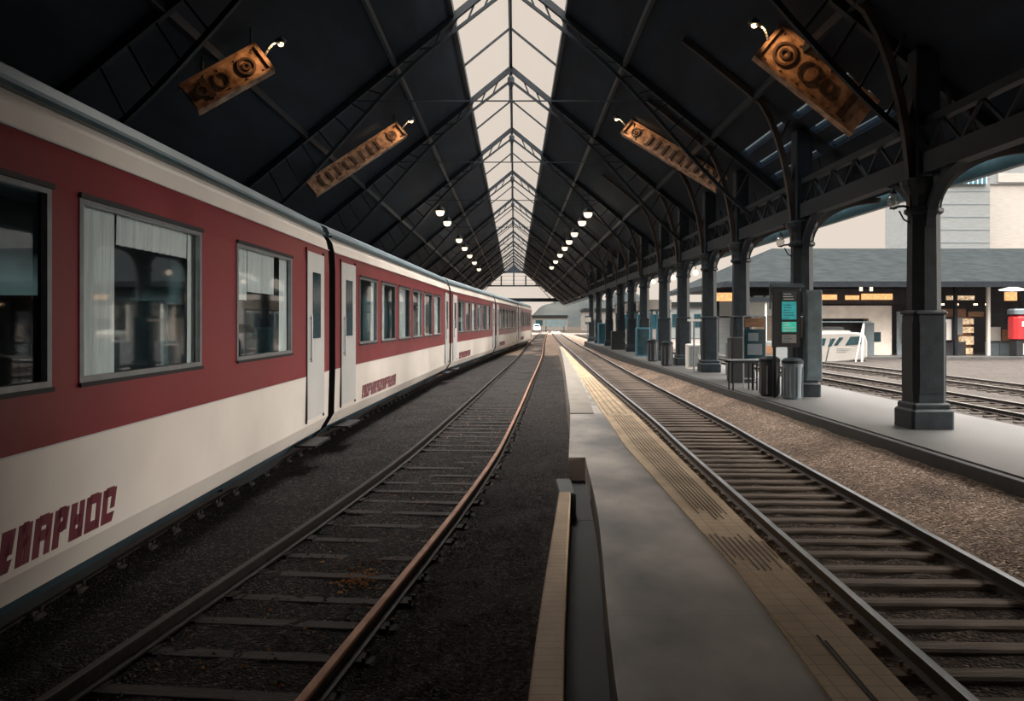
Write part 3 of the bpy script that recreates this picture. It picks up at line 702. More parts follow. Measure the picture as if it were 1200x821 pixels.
    for yc in (2.6, L-2.6):
        bg_ = MB()
        for x in (-.42, -W+.42):
            bg_.prism([(yc-1.55, z(-1.86)), (yc-1.55, z(-1.98)), (yc-.5, z(-2.06)), (yc+.5, z(-2.06)), (yc+1.55, z(-1.98)), (yc+1.55, z(-1.86)), (yc+.5, z(-1.93)), (yc-.5, z(-1.93))], x-.06, x+.06, ax='x')
        bg_.box(-W+.5, -.5, yc-.2, yc+.2, z(-2.0), z(-1.9)); bo = bg_.build('bogie', M['under'], t)
        for y in (yc-1.05, yc+1.05):
            for x, s in ((-.675, 1), (-W+.675, -1)):
                wb = MB(); wheel(wb, (x, y, .19+.39), s); wb.build('wheel', M['railside'], bo, smooth=False)
            ab = MB(); ab.rod((-W+.6, y, .58), (-.6, y, .58), .07); ab.build('axle', M['under'], bo)
            ab = MB(); ab.rod((-.42, y, .52), (-.30, y, .52), .13, .11, 12); ab.build('axle_box', M['under'], bo)
    b = MB()
    for k in range(5): b.box(-W+.5, -.45, L+.01+k*.07, L+.05+k*.07, z(-1.3), z(1.3))
    b.box(-W+.55, -.5, L, L+.35, z(-1.25), z(1.25)); b.build('gangway', M['rubber'], t)
    return t
LC = 17.6
w1 = [(.35, 1.9, [(0, .2, -.4)]), (2.6, 4.3, [(0, .2, -.4)]), (4.9, 6.0, []), (6.85, 9.05, [(0, .12, -.4)]), (9.45, 11.75, [(0, .30, -.42), (.93, 1, -.42), (.3, .93, .6)]), (12.85, 15.15, [(0, .25, .25), (.25, .75, .35), (.84, 1, -.42)])]
car1 = make_car('train_carriage', LC, w1, [(16.05, 17.15)], [(5.3, 22, -1.38, .25)], 'nearest red and white carriage of the train at left')
def place(o, yA):
    xa, xb = train_side(yA), train_side(yA+LC); o.location = (xa, yA, 0); o.rotation_euler = (0, 0, -math.atan2(xb-xa, LC))
place(car1, -3.5)
w2l = [(1.9+i*2.22, 1.9+i*2.22+1.72, [[(0, .22, -.42), (.8, 1, -.42)], [(0, .35, -.42)], [(.25, .8, -.42)]][i % 3]) for i in range(6)]
car2 = make_car('train_carriage', LC, w2l, [(.4, 1.5), (16.05, 17.15)], [(2.2, 18, -1.38, .25)], 'second red and white carriage of the train from the viewer', seats=False)
place(car2, 14.55)
for i, lb in ((1, 'third red and white carriage of the train, windows narrowed by distance'), (2, 'fourth carriage of the train, small in the distance'), (3, 'last visible carriage of the train, by the vanishing point')):
    c = copy_tree(car2); c['label'] = lb; place(c, 14.55+18.05*i)

# ---------------------------------------------------------------- rusty lit plates under the roof
def plate(label, lamp, p_up, p_low, width, energy, style, col='rust'):
    p_up = Vector(p_up); p_low = Vector(p_low); d = p_low-p_up; L = d.length
    t = thing('rusty_plate', label, 'riveted plate', p_up, group=None)
    X = d.normalized(); Z = Vector((0, -1, 0)); Z = (Z-X*Z.dot(X)).normalized(); Yv = Z.cross(X).normalized()
    R = Matrix((X, Yv, Z)).transposed().to_4x4()             # local z faces the viewer end of the hall
    R.translation = Vector((0, 0, 0))
    def bb(b): b.v = [tuple(R @ Vector(v)) for v in b.v]; return b
    w = width/2
    b = MB(); b.rbox(0, L, -w, w, -.10, .02, .02); bb(b).build('plate', M[col], t)
    b = MB()
    for s in (-1, 1): b.box(-.02, L+.02, s*w-.03, s*w+.03, -.16, .09)
    b.box(-.05, .03, -w-.03, w+.03, -.16, .09); bb(b).build('flange', M['rust'], t)
    n = int(L/.4)
    for i in range(n):
        for s in (-1, 1): b = MB(); b.lathe([(.03, 0), (.024, .015), (.008, .022)], 8, c=(.15+i*.4, s*(w-.08), .02)); bb(b).build('rivet', M['rustdark'], t)
    r = w*.55
    for k_ in (1, .4):
        b = MB(); ring = [(.40+r*k_*math.cos(2*PI*i/20), r*k_*math.sin(2*PI*i/20), .035) for i in range(20)]
        b.sweep(ring, .05, .05, side=(0, 0, 1), closed=True); bb(b).build('ring_ornament', M['rustdark'], t)
    if style == 'ribs':
        x = 1.0
        while x < L-.3: b = MB(); b.box(x, x+.10, -w+.1, w-.1, .02, .06); bb(b).build('rib', M['rustdark'], t); x += .34
    else:
        for (cx, rr) in ((1.0, .5), (1.45, .35)):
            if cx+.2 < L:
                b = MB(); ring = [(cx+rr*w*math.cos(2*PI*i/16), rr*w*math.sin(2*PI*i/16), .03) for i in range(16)]; b.sweep(ring, .06, .04, side=(0, 0, 1), closed=True); bb(b).build('ring_ornament', M['rustdark'], t)
        b = MB(); b.box(L-.5, L-.35, -w+.1, w-.1, .02, .05); bb(b).build('rib', M['rustdark'], t)
    for x in (.3, L-.3):
        q = R @ Vector((x, 0, -.05)); top = rz((p_up+q).x)-p_up.z; b = MB(); b.rod(q, (q.x, q.y, top+.02), .025); b.build('hanger', M['iron'], t)
    # lamp on a curled arm at the upper end
    lm = thing('plate_lamp', 'bulb on a curled arm at the '+lamp, 'lamp', p_up)
    arm = []
    for i in range(9):
        a = i/8; arm.append(R @ Vector((-.02-.42*a, 0, .02+.32*math.sin(a*PI*.8))))
    b = MB(); b.tube(arm, .022); b.build('arm', M['whitepaint'], lm, smooth=True)
    bp = arm[-1]
    b = MB(); b.lathe([(.01, -.07), (.05, -.05), (.065, 0), (.05, .05), (.01, .07)], 14, c=bp); b.build('bulb', M['glow_bulb'], lm, smooth=True)
    b = MB(); b.lathe([(.13, .0), (.12, .06), (.04, .12), (.02, .15)], 12, c=bp); b.build('shade', M['iron'], lm)
    l = bpy.data.lights.new('plate_light', 'SPOT'); l.energy = energy; l.color = (1, .58, .27); l.shadow_soft_size = .07; l.spot_size = math.radians(75); l.spot_blend = .8
    lo = bpy.data.objects.new('plate_light', l); COL.objects.link(lo); lo.parent = lm; p_ = R @ Vector((-.30, 0, .42)); lo.location = tuple(p_)
    lo.rotation_euler = ((R @ Vector((L*.25, 0, 0)))-p_).to_track_quat('-Z', 'Y').to_euler()
def under(x, z, d, k=.935): return (x*k, d*k, CZ+z*k)
plate('rust orange large plate under the right roof slope nearest the viewer', 'upper end of the large right plate', under(5.48, 6.03, 18.4), under(7.5, 4.37, 18.3), .80, 60, 'rings')
plate('rust orange long fluted plate under the right roof slope further off', 'upper end of the long fluted plate', under(4.14, 7.12, 31.3, .945), under(7.05, 4.74, 29.2, .945), .55, 90, 'ribs')
plate('rust orange long plate under the left roof slope further off', 'upper end of the long left plate', under(-4.2, 7.08, 31.5, .945), under(-7.15, 4.68, 30.0, .945), .55, 90, 'ribs')
plate('rust orange short plate under the left roof slope above the train', 'upper end of the short left plate', under(-5.63, 5.9, 19.1), under(-7.05, 4.83, 18.5), .62, 45, 'rings')

# ---------------------------------------------------------------- pendant lamps
def make_pendant():
    t = empty('pendant_lamp')
    b = MB(); b.lathe([(.02, -.30), (.16, -.27), (.23, -.15), (.24, -.02), (.22, .0)], 18); b.build('lamp_glass', M['glow_white'], t, smooth=True)
    b = MB(); b.lathe([(.28, -.02), (.27, .05), (.14, .20), (.05, .26), (.04, .34)], 18); b.build('shade', M['iron'], t)
    b = MB(); b.rod((0, 0, .33), (0, 0, 1.15), .015); b.build('suspension_rod', M['iron'], t)
    l = bpy.data.lights.new('pendant_light', 'POINT'); l.energy = 25; l.color = (1, .84, .62); l.shadow_soft_size = .2
    lo = bpy.data.objects.new('pendant_light', l); COL.objects.link(lo); lo.parent = t; lo.location = (0, 0, -.6)
    return t
pn = make_pendant()
PL = [(4, 46.5, 1), (4, 50.5, 1), (4, 57, 1), (4, 62.5, 1), (4, 68, 1), (4, 75, 1), (4, 83, 1), (4, 92, 1), (-4.1, 47, 0), (-4.1, 52, 0), (-4.1, 63, 0), (-4.1, 70, 0), (-4.1, 78, 0), (-4.1, 87, 0), (-4.1, 98, 0)]
for i, (x, y, r) in enumerate(PL):
    o = pn if i == 0 else copy_tree(pn)
    z = rz(x)-1.15; o.location = (x, y, z)
    side = 'right' if r else 'left'
    near = ['largest', 'second largest', 'third', 'fourth', 'fifth', 'sixth', 'seventh', 'farthest'][i if r else min(7, (i-8)+(i == 14))]
    tag(o, f'glowing pendant lamp of the {side} row, {near} counted from the viewer', 'pendant lamp', f'pendant lamps of the {side} row')

# globe and bracket lamps on the columns
def bracket_lamp(x, y, z, label, s=-1, energy=0):
    t = thing('bracket_lamp', label, 'lamp', (x, y, z))
    b = MB(); pts = [(0, 0, 0), (s*.10, 0, .03), (s*.2, 0, .02), (s*.28, 0, -.02)]; b.tube(pts, .02); pts = [(0, 0, -.25), (s*.1, 0, -.2), (s*.18, 0, -.05)]; b.tube(pts, .014)
    b.lathe([(.06, 0), (.06, .02)], 12, c=(s*.28, 0, -.02)); b.build('arm', M['iron'], t)
    b = MB(); b.lathe([(.05, 0), (.09, .03), (.10, .12), (.07, .21), (.02, .24)], 14, c=(s*.28, 0, 0)); b.build('lamp_glass', M['lampglass'], t, smooth=True)
    b = MB(); b.lathe([(.07, .24), (.03, .29), (.01, .34)], 12, c=(s*.28, 0, 0)); b.build('finial', M['iron'], t)
M['lampglass'] = glass_mat('clear lamp glass', (.85, .85, .82), .15, .05, milky=.25)
bracket_lamp(CX-.24, 14.6, CZ+1.95, 'small glass bracket lamp on the left side of the nearest column')
bracket_lamp(CX-.24, 20.8, CZ+2.0-.15, 'small glass bracket lamp on the column behind the teal board')
def globe(x, y, z, label):
    t = thing('globe_lamp', label, 'lamp', (x, y, z))
    b = MB(); b.lathe([(.02, -.12), (.08, -.09), (.12, 0), (.08, .09), (.02, .12)], 16); b.build('globe', M['glow_white'], t, smooth=True)
    b = MB(); b.rod((0, 0, .1), (0, 0, CZ+2.5-z), .015); b.build('suspension_rod', M['iron'], t)
globe(6.75, 41.5, CZ+1.95, 'white globe lamp hanging left of the sixth column')
globe(7.0, 37.6, CZ+1.95, 'white globe lamp hanging between the fifth and sixth columns')
globe(7.0, 33.0, CZ+1.9, 'white globe lamp hanging between the fourth and fifth columns')

# ---------------------------------------------------------------- furniture of the side platform
t = thing('information_board', 'tall dark information board with teal screens beside the second column', 'information board', (6.46, 20.3, SZ))
b = MB(); b.rbox(-.33, .33, -.06, .06, 1.20, 2.62, .015); b.build('cabinet', M['black'], t)
b = MB(); b.box(-.36, .40, -.09, .09, 2.62, 2.67); b.bar((-.38, 0, 2.1), (-.38, 0, 2.7), .035, .035); b.bar((-.38, -.0, 2.7), (.4, 0, 2.7), .03, .03); b.build('hood', M['iron_teal'], t)
for x in (-.28, .28):
    b = MB(); b.box(x-.03, x+.03, -.03, .03, 0, 1.2); b.build('leg', M['iron'], t)
for i, (a, c, m_) in enumerate(((2.30, 2.52, 'screen_dark'), (1.86, 2.28, 'screen_teal'), (1.56, 1.80, 'screen_green'), (1.30, 1.50, 'glow_panel'))):
    b = MB(); b.box(-.12, .22, -.075, -.06, a, c); o = b.build('screen', M[m_] if i < 3 else M['pale2'], t)
    b = MB(); n = int((c-a)/.06); rr = random.Random(i)
    for k in range(n): 
        zz = a+.03+k*.06; b.box(-.09, -.09+rr.uniform(.12, .27), -.08, -.075, zz, zz+.018)
    b.build('text_line', M['whitepaint'] if i in (0, 2) else M['blue'], o)
b = MB(); b.rbox(-.06, .06, 0, .16, 0, .50, .015)
t = thing('notice_box', 'pale notice box fixed to the front of the second column', 'notice box', (6.85, 20.42, SZ+1.42))
b = MB(); b.rbox(-.13, .11, -.03, .06, 0, .52, .02); b.build('box', M['whitepaint'], t); b = MB(); b.box(-.09, .07, -.035, -.03, .08, .44); b.build('panel', M['cream'], t)
t = thing('electric_cabinet', 'green grey steel cabinet against the second column', 'cabinet', (7.05, 20.2, SZ))
b = MB(); b.rbox(-.17, .22, -.05, .17, .42, 2.55, .02); b.build('body', M['iron_teal'], t); b = MB(); b.box(-.13, .18, -.062, -.05, .5, 2.45); b.build('door', M['iron_teal'], t)
# bin
def litter_bin(x, y, label, h=.95, m='black', group='litter bins'):
    t = thing('litter_bin', label, 'bin', (x, y, SZ), group=group)
    b = MB(); b.lathe([(.20, 0), (.22, .05), (.235, h-.2), (.24, h-.12)], 18); b.build('body', M[m], t, smooth=False)
    b = MB(); b.lathe([(.25, h-.12), (.25, h-.05), (.18, h), (.05, h+.02)], 18); b.build('lid', M['iron'], t)
    b = MB()
    for k in range(9): a = 2*PI*k/9; b.box(.237*math.cos(a)-.012, .237*math.cos(a)+.012, .237*math.sin(a)-.012, .237*math.sin(a)+.012, .06, h-.2)
    b.build('slat', M['grey'], t)
litter_bin(6.20, 20.75, 'dark round litter bin under the teal information board')
litter_bin(6.5, 19.95, 'steel litter bin in front of the second column', m='grey')
litter_bin(6.25, 35.0, 'dark litter bin at the foot of the fifth column', 1.0)
litter_bin(6.3, 38.9, 'dark litter bin before the sixth column', 1.0)
# bench
t = thing('platform_bench', 'slatted metal bench at the left of the teal information board', 'bench', (5.95+.36, 22.6, SZ), .12)
for k in range(5): b = MB(); b.rbox(-.68, .52, -.24+k*.1, -.16+k*.1, .78, .81, .006); b.build('slat', M['alu'], t)
b = MB(); b.box(-.68, .52, -.25, -.23, .72, .78); b.box(-.68, .52, .22, .24, .72, .78); b.build('frame', M['iron'], t)
for x in (-.05, .05, -.6, .45):
    b = MB(); b.rod((x, -.15, .78), (x, -.15, 0), .022); b.rod((x, .15, .78), (x, .15, 0), .022); b.rod((x, -.15, .2), (x, .15, .2), .015); b.build('leg', M['iron'], t)
# poster stand behind bench
t = thing('poster_stand', 'metal framed poster stand behind the bench', 'poster stand', (6.55, 23.3, SZ))
b = MB(); b.rbox(-.28, .28, -.03, .03, .80, 1.60, .01); b.build('panel', M['screen_dark'], t)
b = MB()
for x in (-.3, .3): b.rod((x, 0, 0), (x, 0, 1.95), .02)
b.rod((-.3, 0, 1.95), (.3, 0, 1.95), .02); b.rod((-.3, 0, .25), (.3, 0, .25), .02); b.build('frame', M['alu'], t)
b = MB(); b.box(-.2, .2, -.036, -.03, .9, 1.2); b.box(-.18, .1, -.036, -.03, 1.28, 1.5); b.build('poster', M['grey'], t)
b = MB(); b.box(-.26, .26, -.03, .03, 1.66, 1.90); b.build('header', M['wood'], t)
# dark cupboard at the third column
def cabinet(x, y, w_, d_, h, m, name, label, cat, extra=None, zb=None):
    t = thing(name, label, cat, (x, y, SZ if zb is None else zb))
    b = MB(); b.rbox(-w_/2, w_/2, -d_/2, d_/2, 0, h, .03); b.build('body', M[m], t)
    b = MB(); b.box(-w_/2+.05, w_/2-.05, -d_/2-.012, -d_/2, .08, h-.08); b.build('door', M[extra or m], t)
    b = MB(); b.rod((w_/2-.1, -d_/2-.03, h*.45), (w_/2-.1, -d_/2-.03, h*.6), .012, n=6); b.build('handle', M['alu'], t)
    return t
cabinet(6.70, 25.4, .62, .5, 1.35, 'black', 'equipment_cabinet', 'black equipment cabinet in front of the third column', 'cabinet')
cabinet(6.9, 33.0, .50, .5, .95, 'whitepaint', 'vending_box', 'white box standing between the fourth and fifth columns', 'vending box', 'pale')
cabinet(7.6, 29.3, .6, .5, 1.1, 'grey', 'equipment_cabinet', 'grey cabinet behind the fourth column', 'cabinet')
cabinet(6.75, 45, .7, .6, 1.5, 'blue', 'ticket_machine', 'dark blue ticket machine by a distant column', 'ticket machine', 'screen_dark')
cabinet(6.75, 55.6, .9, .7, 1.2, 'black', 'equipment_cabinet', 'black cabinet at the foot of a distant column', 'cabinet')
cabinet(7.3, 70, .9, .9, 1.7, 'blue', 'ticket_machine', 'blue ticket machine furthest along the side platform', 'ticket machine', 'screen_dark')
# notice poles
def sign_pole(x, y, h, label, w_=.7, hh=.35, m='whitepaint'):
    t = thing('platform_sign', label, 'sign', (x, y, SZ))
    b = MB(); b.rod((0, 0, 0), (0, 0, h), .03); b.build('pole', M['grey'], t)
    b = MB(); b.rbox(-w_/2, w_/2, -.05, -.03, h-hh, h, .01); b.build('board', M[m], t)
sign_pole(6.35, 30.2, 1.9, 'small slanted white topped sign pole before the fourth column', .5, .08)
sign_pole(6.5, 76, 2.2, 'small white sign pole at the far end of the side platform', .6, .4)
# shelter
t = thing('platform_shelter', 'glass shelter with a cream fascia under the far columns', 'shelter', (8.18, 48, SZ))
b = MB(); b.box(-.55, .65, 0, 17, 2.5, 3.05); b.build('fascia', M['pale2'], t)
b = MB(); b.box(-.5, .6, .1, 16.9, 2.46, 2.5); b.build('soffit', M['grey'], t)
for k in range(9):
    for x in (-.45, .55):
        if x > 0 and k % 2: continue
        b = MB(); b.box(x-.05, x+.05, .1+k*2.08, .2+k*2.08, 0, 2.5); b.build('post', M['blue'], t)
for k in range(8):
    if k in (2, 5): continue
    b = MB(); b.box(.55, .57, .22+k*2.08, 2.1+k*2.08, .3, 2.35); b.build('pane', M['glass_shop'], t)
for k in (1, 4, 6):
    b = MB(); b.rbox(.0, .45, k*2.08+.3, k*2.08+1.8, .42, .48, .01); b.box(.1, .35, k*2.08+.5, k*2.08+.6, 0, .42); b.box(.1, .35, k*2.08+1.5, k*2.08+1.6, 0, .42); b.build('seat', M['black'], t)
# glass kiosk behind the board
t = thing('platform_kiosk', 'pale glazed kiosk across the track, seen left of the teal board', 'kiosk', (14.3, 47.5, 0))
b = MB(); b.rbox(-1.6, 1.2, -1, 1, 0, 1.2, .03); b.build('counter_wall', M['pale'], t)
b = MB(); b.box(-1.7, 1.3, -1.1, 1.1, 3.35, 3.6); b.build('roof', M['iron'], t)
for x in (-1.55, -.6, .3, 1.1): b = MB(); b.box(x-.05, x+.05, -1, -.9, 1.2, 3.35); b.build('post', M['whitepaint'], t)
b = MB(); b.box(-1.55, 1.15, -.97, -.95, 1.2, 3.35); b.build('pane', M['glass_shop'], t)
b = MB(); b.box(-1.5, 1.1, .9, 1, 1.2, 3.35); b.build('back_wall', M['cream'], t)
b = MB(); b.box(-.9, .3, -.3, .2, 1.2, 2.6); b.build('shelf', M['wood'], t)
b = MB(); b.box(-1.2, -.1, -1.03, -1.0, .5, .95); b.build('sign', M['wood'], t)

# ---------------------------------------------------------------- station building across the yard
BD = 55.0
def bx(px, D=BD): return (px-603)*D/1000
def bz(py, D=BD): return CZ+(377-py)*D/1000
t = thing('station_building', 'long station building with a low slate hipped roof', 'station building', (24, BD, 0))
O = (24, BD, 0)
def part(name, m, b, parent=None, bevel=0): return local(b, O).build(name, M[m], parent or t, bevel=bevel)
ez = bz(330, 52.5); rzz = bz(291, 63); xL = 13.0; xRr = 46
b = MB(); vs = [(xL, 52.5, ez), (xRr, 52.5, ez), (xRr, 74, ez), (xL, 74, ez), (19.0, 63, rzz), (xRr, 63.0, rzz)]
b.add(vs, [(0, 1, 5, 4), (0, 4, 3), (3, 4, 5, 2), (1, 2, 5), (3, 2, 1, 0)]); part('roof', 'slate', b)
b = MB(); b.box(xL-.1, xRr, 52.35, 52.6, ez-.32, ez+.02); b.box(xL-.1, xL+.1, 52.5, 74, ez-.3, ez+.02); part('fascia', 'iron', b)
b = MB(); b.box(xL+.1, xRr, 52.6, 74, ez-.10, ez-.03); part('soffit', 'darkwall', b)
b = MB(); b.box(13.6, xRr, 61, 61.3, 0, ez-.1); part('back_wall', 'darkwall', b)
b = MB(); b.box(xL, xRr, 51.8, 61, -.05, .12); part('plinth', 'concrete2', b)
b = MB(); b.box(xL+.2, xRr, 54.0, 54.3, bz(336), ez-.1); part('header_beam', 'wood', b)
# cream block
b = MB(); zt = bz(358, BD)
b.box(bx(948), bx(1045), 55, 55.3, bz(373), zt); b.box(bx(1018), bx(1045), 55, 55.3, .12, bz(373)); b.box(bx(948), bx(1018), 55.0, 55.3, .12, bz(392)); b.box(bx(1045)-.3, bx(1045), 55.3, 60, .12, zt)
b.box(bx(948), bx(1045), 55.3, 60, zt-.15, zt-.001)
part('cream_wall', 'cream', b)
b = MB(); b.box(bx(1024), bx(1032), 54.96, 55, bz(400), bz(389)); part('window', 'screen_dark', b)
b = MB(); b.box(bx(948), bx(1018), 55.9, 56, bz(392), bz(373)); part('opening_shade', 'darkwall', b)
b = MB(); b.box(bx(1012), bx(1022), 54.7, 55, .12, bz(378)); part('pilaster', 'grey', b)
for (a, c, y0, y1) in ((959, 981, 345, 351), (991, 1007, 346, 351), (1010, 1046, 344, 351)):
    b = MB(); b.box(bx(a), bx(c), 55.0, 55.1, bz(y1), bz(y0)); part('lit_sign', 'glow_warm', b)
b = MB(); b.box(bx(945), bx(1062), 55.12, 55.2, bz(356), bz(338)); part('sign_board', 'darkwall', b)
for px in (1009, 1021):
    b = MB(); b.rod((bx(px, 53.5), 53.5, bz(341, 53.5)), (bx(px, 53.5), 53.5, bz(334, 53.5)), .1); part('lamp', 'glow_white', b)
# posts of the front
for px in (906, 947, 1066, 1112, 1150, 1189, 1230, 1290):
    b = MB(); b.box(bx(px)-.09, bx(px)+.09, 54.1, 54.3, .12, ez-.1); part('post', 'whitepaint' if px == 1150 else 'iron', b)
# left glazed bays
for (a, c, m_) in ((852, 880, 'pale'), (882, 905, 'cream'), (908, 925, 'pale'), (927, 944, 'grey')):
    b = MB(); b.box(bx(a), bx(c), 57, 57.1, .12, bz(372)); part('wall_panel', m_, b)
    b = MB(); b.box(bx(a), bx(c), 57.05, 57.1, bz(370), bz(345)); part('pane', 'glass_shop', b)
b = MB(); b.box(bx(846), bx(880), 56.4, 56.5, bz(352), bz(342)); part('lit_sign', 'glow_warm', b)
# right shops
for (a, c, y0, y1, m_, nm) in ((1048, 1062, 365, 418, 'grey', 'wall_panel'), (1052, 1061, 380, 400, 'pale2', 'poster'), (1097, 1110, 374, 398, 'whitepaint', 'poster'), (1097, 1128, 362, 371, 'wood', 'shop_sign'),
    (1113, 1123, 372, 392, 'pale', 'poster'), (1094, 1128, 400, 420, 'darkwall', 'wall_panel'), (1151, 1167, 400, 420, 'grey', 'wall_panel'), (1168, 1188, 400, 420, 'grey', 'wall_panel'),
    (1155, 1167, 383, 399, 'pale2', 'poster'), (1169, 1187, 386, 399, 'wood', 'poster'), (1131, 1149, 365, 371, 'wood', 'shop_sign')):
    b = MB(); yy = 54.6 if nm != 'poster' else 54.45
    b.box(bx(a), bx(c), yy, yy+.08, bz(y1), bz(y0)); part(nm, m_, b)
for (a, c, y0, y1) in ((1132, 1147, 373, 380), (1132, 1147, 383, 390), (1132, 1147, 394, 404), (1133, 1146, 408, 415), (1117, 1148, 346, 351), (1100, 1107, 345, 351)):
    b = MB(); b.box(bx(a), bx(c), 55.6, 55.9, bz(y1), bz(y0)); part('lit_shelf', 'glow_shelf', b)
b = MB(); b.box(bx(1131), bx(1148), 56, 56.1, .12, bz(371)); part('shop_back', 'wood', b)
for px in (1102, 1118, 1135, 1158, 1172):
    b = MB(); b.rod((bx(px), 56.5, bz(357)), (bx(px), 56.5, bz(355)), .12); part('lamp', 'glow_bulb', b)
b = MB(); b.lathe([(.1, 0), (.75, .05), (.8, .12), (.1, .3)], 20, c=(bx(1190, 53.5), 53.8, bz(341, 53.5))); part('light_panel', 'glow_panel', b)
b = MB(); b.box(bx(1180), bx(1192), 55, 55.3, bz(352), bz(342)); part('lit_sign', 'glow_warm', b)
b = MB(); b.box(bx(1086), bx(1090), 54.3, 54.8, .12, bz(340)); part('post', 'iron', b)
# red kiosk at the right edge
t2 = thing('red_kiosk', 'red rounded kiosk at the right edge before the shops', 'kiosk', (bx(1204, 52.5), 53.0, .12))
b = MB(); b.rbox(-.75, 1.2, -.5, .5, 1.05, 2.6, .2); b.build('cabinet', M['redsign'], t2, bevel=.03)
b = MB(); b.rbox(-.75, 1.2, -.5, .5, 2.6, 2.95, .1); b.build('canopy', M['grey'], t2)
b = MB(); b.rbox(-.35, .5, -.54, -.5, 1.85, 2.15, .02); b.build('sign', M['whitepaint'], t2)
b = MB(); b.rbox(-.6, 1.1, -.4, .4, 0, 1.05, .03); b.build('base', M['black'], t2)
b = MB(); b.box(-.2, .1, -.43, -.40, .1, .8); b.build('poster', M['whitepaint'], t2)

# white vehicle
VD = 49.5
t = thing('white_minibus', 'white sleek minibus with slanted dark windows before the cream wall', 'minibus', (bx(985, VD), VD, 0))
s_ = VD/1000
def vp(px, py): return ((px-985)*s_, CZ+(377-py)*s_)
body = [vp(905, 420), vp(905, 396), vp(914, 390), vp(990, 389), vp(999, 389.5), vp(1006, 391), vp(1009, 400), vp(1009, 418), vp(1000, 421), vp(970, 424), vp(930, 424)]
b = MB(); b.prism(body, -.95, .95); b.build('body', M['bus'], t, bevel=.08)
for q in (((983, 404), (989, 394), (1003, 393.5), (1002, 402.5)), ((970, 404), (976, 395), (981, 395), (974, 404)), ((963, 405), (968, 396), (972, 396), (967, 405)), ((953, 404), (957, 396), (961, 396), (959, 404)), ((930, 404), (934, 396), (950, 396), (948, 404))):
    b = MB(); b.prism([vp(*p) for p in q], -.975, -.95); b.build('side_window', M['screen_dark'], t)
b = MB(); b.prism([vp(960, 424), vp(966, 396), vp(967, 396), vp(961, 424)], -.97, -.95); b.build('door_seam', M['rubber'], t)
b = MB(); b.prism([vp(912, 391), vp(950, 386.5), vp(990, 387), vp(992, 389)], -.7, .7); b.build('roof_fairing', M['bus'], t)
b = MB(); b.box(*(lambda a, c: (a[0], c[0]))(vp(958, 0), vp(985, 0)), -.5, .5, vp(0, 386.6)[1], vp(0, 383)[1]); b.build('roof_unit', M['black'], t)
b = MB(); b.prism([vp(906, 427), vp(906, 423), vp(930, 425), vp(972, 425), vp(1008, 421), vp(1008, 424), vp(975, 428)], -.85, .85); b.build('skirt', M['black'], t)
for px in (920, 992):
    for yy in (-.98, .82):
        b = MB(); b.rod((vp(px, 0)[0], yy*.86, .22), (vp(px, 0)[0], yy*.86+.14, .22), .22, n=20); b.build('wheel', M['rubber'], t)
b = MB()
for i, zz in enumerate((407.5, 409.5, 411.5)): b.box((973-985)*s_, (990-i*3-985)*s_, -.965, -.95, vp(0, zz+.6)[1], vp(0, zz)[1])
b.build('side_stripe', M['pale'], t)
t = thing('white_post', 'slanting white post standing right of the minibus', 'post', (bx(1010, 48), 48, 0))
b = MB(); b.rod((0, 0, 0), (.1, 0, 2.2), .06); b.rod((-.35, 0, 0), (.1, 0, 2.2), .04); b.build('strut', M['whitepaint'], t)
b = MB(); b.bar((-2.2, 0, 2.25), (.5, 0, 2.25), .2, .06); b.build('crossbar', M['iron_teal'], t)
# street lamps / poles in the yard
# ---------------------------------------------------------------- tall pale buildings behind
t = thing('office_tower', 'tall grey panelled building with a blue window band above the slate roof', 'tower', (54, 102, 0))
x0, x1 = bx(1098, 100), bx(1160, 100)
b = MB(); b.box(x0-54, x1-54, -2, 12, 0, bz(193, 100)); b.build('wall', M['pale'], t)
b = MB()
for k in range(14): b.box(x0-54, x1-54, -2.04, -2, 1+k*1.5, 1.08+k*1.5)
b.build('panel_joint', M['grey'], t)
b = MB(); b.box(bx(1112, 100)-54, bx(1155, 100)-54, -2.3, -2, bz(216, 100), bz(194, 100)); w_ = b.build('window', M['blue'], t)
b = MB()
for k in range(9):
    xx = bx(1112, 100)-54+k*.53; b.box(xx-.05, xx+.05, -2.36, -2.3, bz(216, 100), bz(194, 100))
b.build('mullion', M['whitepaint'], w_)
t = thing('office_tower', 'tall cream building cut by the right edge of the view', 'tower', (62, 106, 0))
b = MB(); b.box(bx(1161, 100)-62, 14, -3, 10, 0, bz(150, 100)); b.build('wall', M['pale2'], t)
b = MB(); b.box(bx(1161, 100)-62, 14, -3.2, -3, bz(211, 100), bz(165, 100)); b.build('upper_cladding', M['pale'], t)
b = MB(); b.box(bx(1185, 100)-62, 14, -3.3, -3.2, bz(209, 100), bz(198, 100)); b.build('cladding_panel', M['pale2'], t)

# ---------------------------------------------------------------- town and hills beyond the far end
def house(x, y, w_, d_, h, wall, roofm, label, n=4, base=0):
    t = thing('distant_building', label, 'building', (x, y, base), group=None)
    b = MB(); b.box(-w_/2, w_/2, -d_/2, d_/2, 0, h); b.build('wall', M[wall if wall == 'pale' else 'house_wall'], t)
    b = MB(); b.prism([(-w_/2-.4, h), (w_/2+.4, h), (w_/2, h+h*.12), (-w_/2, h+h*.12)], -d_/2-.4, d_/2+.4); b.build('roof', M[roofm], t)
    for k in range(n):
        xx = -w_/2+w_*(k+.5)/n; b = MB(); b.box(xx-w_/n*.3, xx+w_/n*.3, -d_/2-.05, -d_/2, h*.35, h*.75); b.build('window', M['screen_dark'], t)
house(8, 230, 12, 8, 3.6, 'pale2', 'slate', 'small cream building beyond the end of the tracks')
house(22, 215, 10, 8, 5.0, 'whitepaint', 'slate', 'white building right of the far track end')
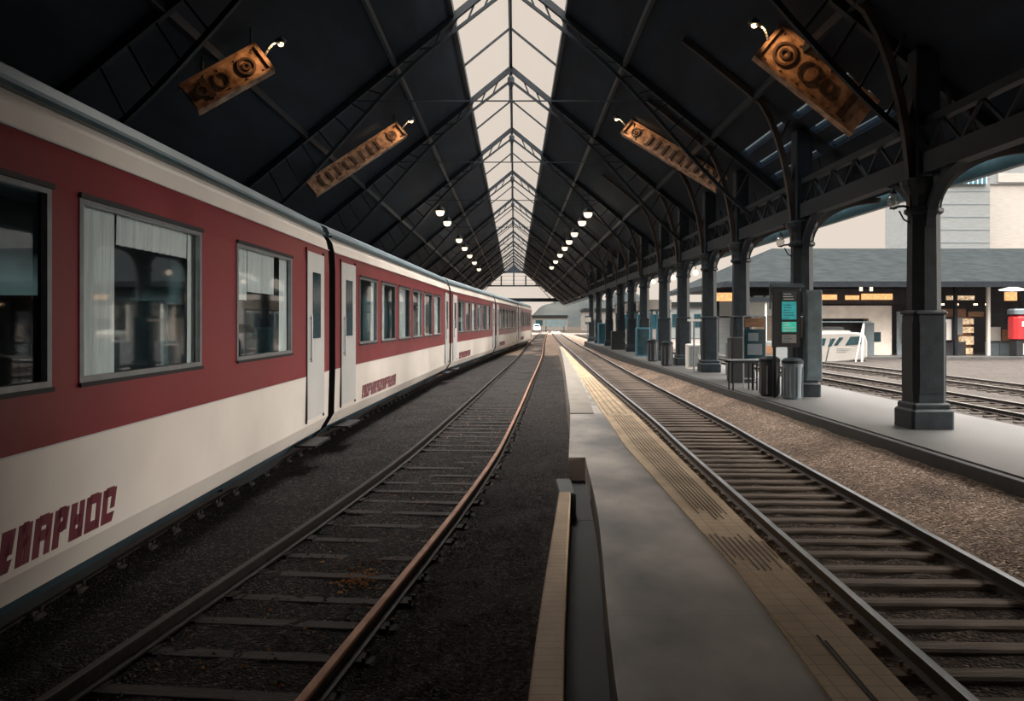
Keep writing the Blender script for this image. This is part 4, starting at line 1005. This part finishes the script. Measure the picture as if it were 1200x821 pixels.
house(-8, 240, 14, 8, 4.2, 'cream', 'slate', 'cream building beyond the far end, behind the train')
house(24, 118, 9, 5, 4.4, 'pale', 'slate', 'grey panelled building seen between the middle columns', 6)
house(15.3, 105, 5, 5, 4.2, 'whitepaint', 'slate', 'white building seen between the distant columns', 3)
house(30, 84, 12, 5, 5.2, 'pale2', 'slate', 'warm pale building behind the station, left of its roof', 6)
t = thing('signal_gantry', 'dark rectangular gantry sign above the far tracks', 'gantry', (9.0, 190, 0))
b = MB(); b.box(-2.2, 2.2, -.2, .2, 1.2, 2.8); b.build('board', M['iron_teal'], t)
for x in (-2, 2): b = MB(); b.box(x-.1, x+.1, -.1, .1, 0, 2.2); b.build('post', M['iron'], t)
t = thing('parked_vehicle', 'tiny white vehicle near the vanishing point of the rusty track', 'vehicle', (5.2, 200, 0))
b = MB(); b.rbox(-.8, .8, -1.6, 1.6, .35, 1.1, .12); b.rbox(-.7, .7, -1.2, 1.2, 1.1, 1.7, .2); b.build('body', M['whitepaint'], t)
b = MB(); b.box(-.6, .6, -1.22, -1.2, 1.15, 1.6); b.build('windscreen', M['screen_dark'], t)
for x in (-.7, .7):
    for y in (-1, 1): b = MB(); b.rod((x-.08, y, .30), (x+.08, y, .30), .30, n=14); b.build('wheel', M['rubber'], t)
def hill(x0, x1, y, h, seed, label):
    r = random.Random(seed); n = 40; b = MB(); m = 10
    ph = [r.uniform(0, 6) for _ in range(4)]
    for j in range(m+1):
        for i in range(n+1):
            u = i/n; v = j/m
            hh = h*math.sin(PI*u)**.8*math.sin(PI*v)**.7*(1+.2*math.sin(u*9+ph[0])+.1*math.sin(u*23+ph[1])+.06*math.sin(u*50+v*9+ph[2]))
            b.v.append((x0+(x1-x0)*u, y+120*v, -.2+hh))
    for j in range(m):
        for i in range(n): b.f.append([j*(n+1)+i, j*(n+1)+i+1, (j+1)*(n+1)+i+1, (j+1)*(n+1)+i]); b.m.append(0)
    return tag(b.build('hill', M['hill'], smooth=True), label, 'hill')
hill(5, 90, 420, 19, 1, 'hazy blue green hill right of the far track end')
hill(-160, 60, 560, 7, 2, 'low pale hill behind the train and track end')
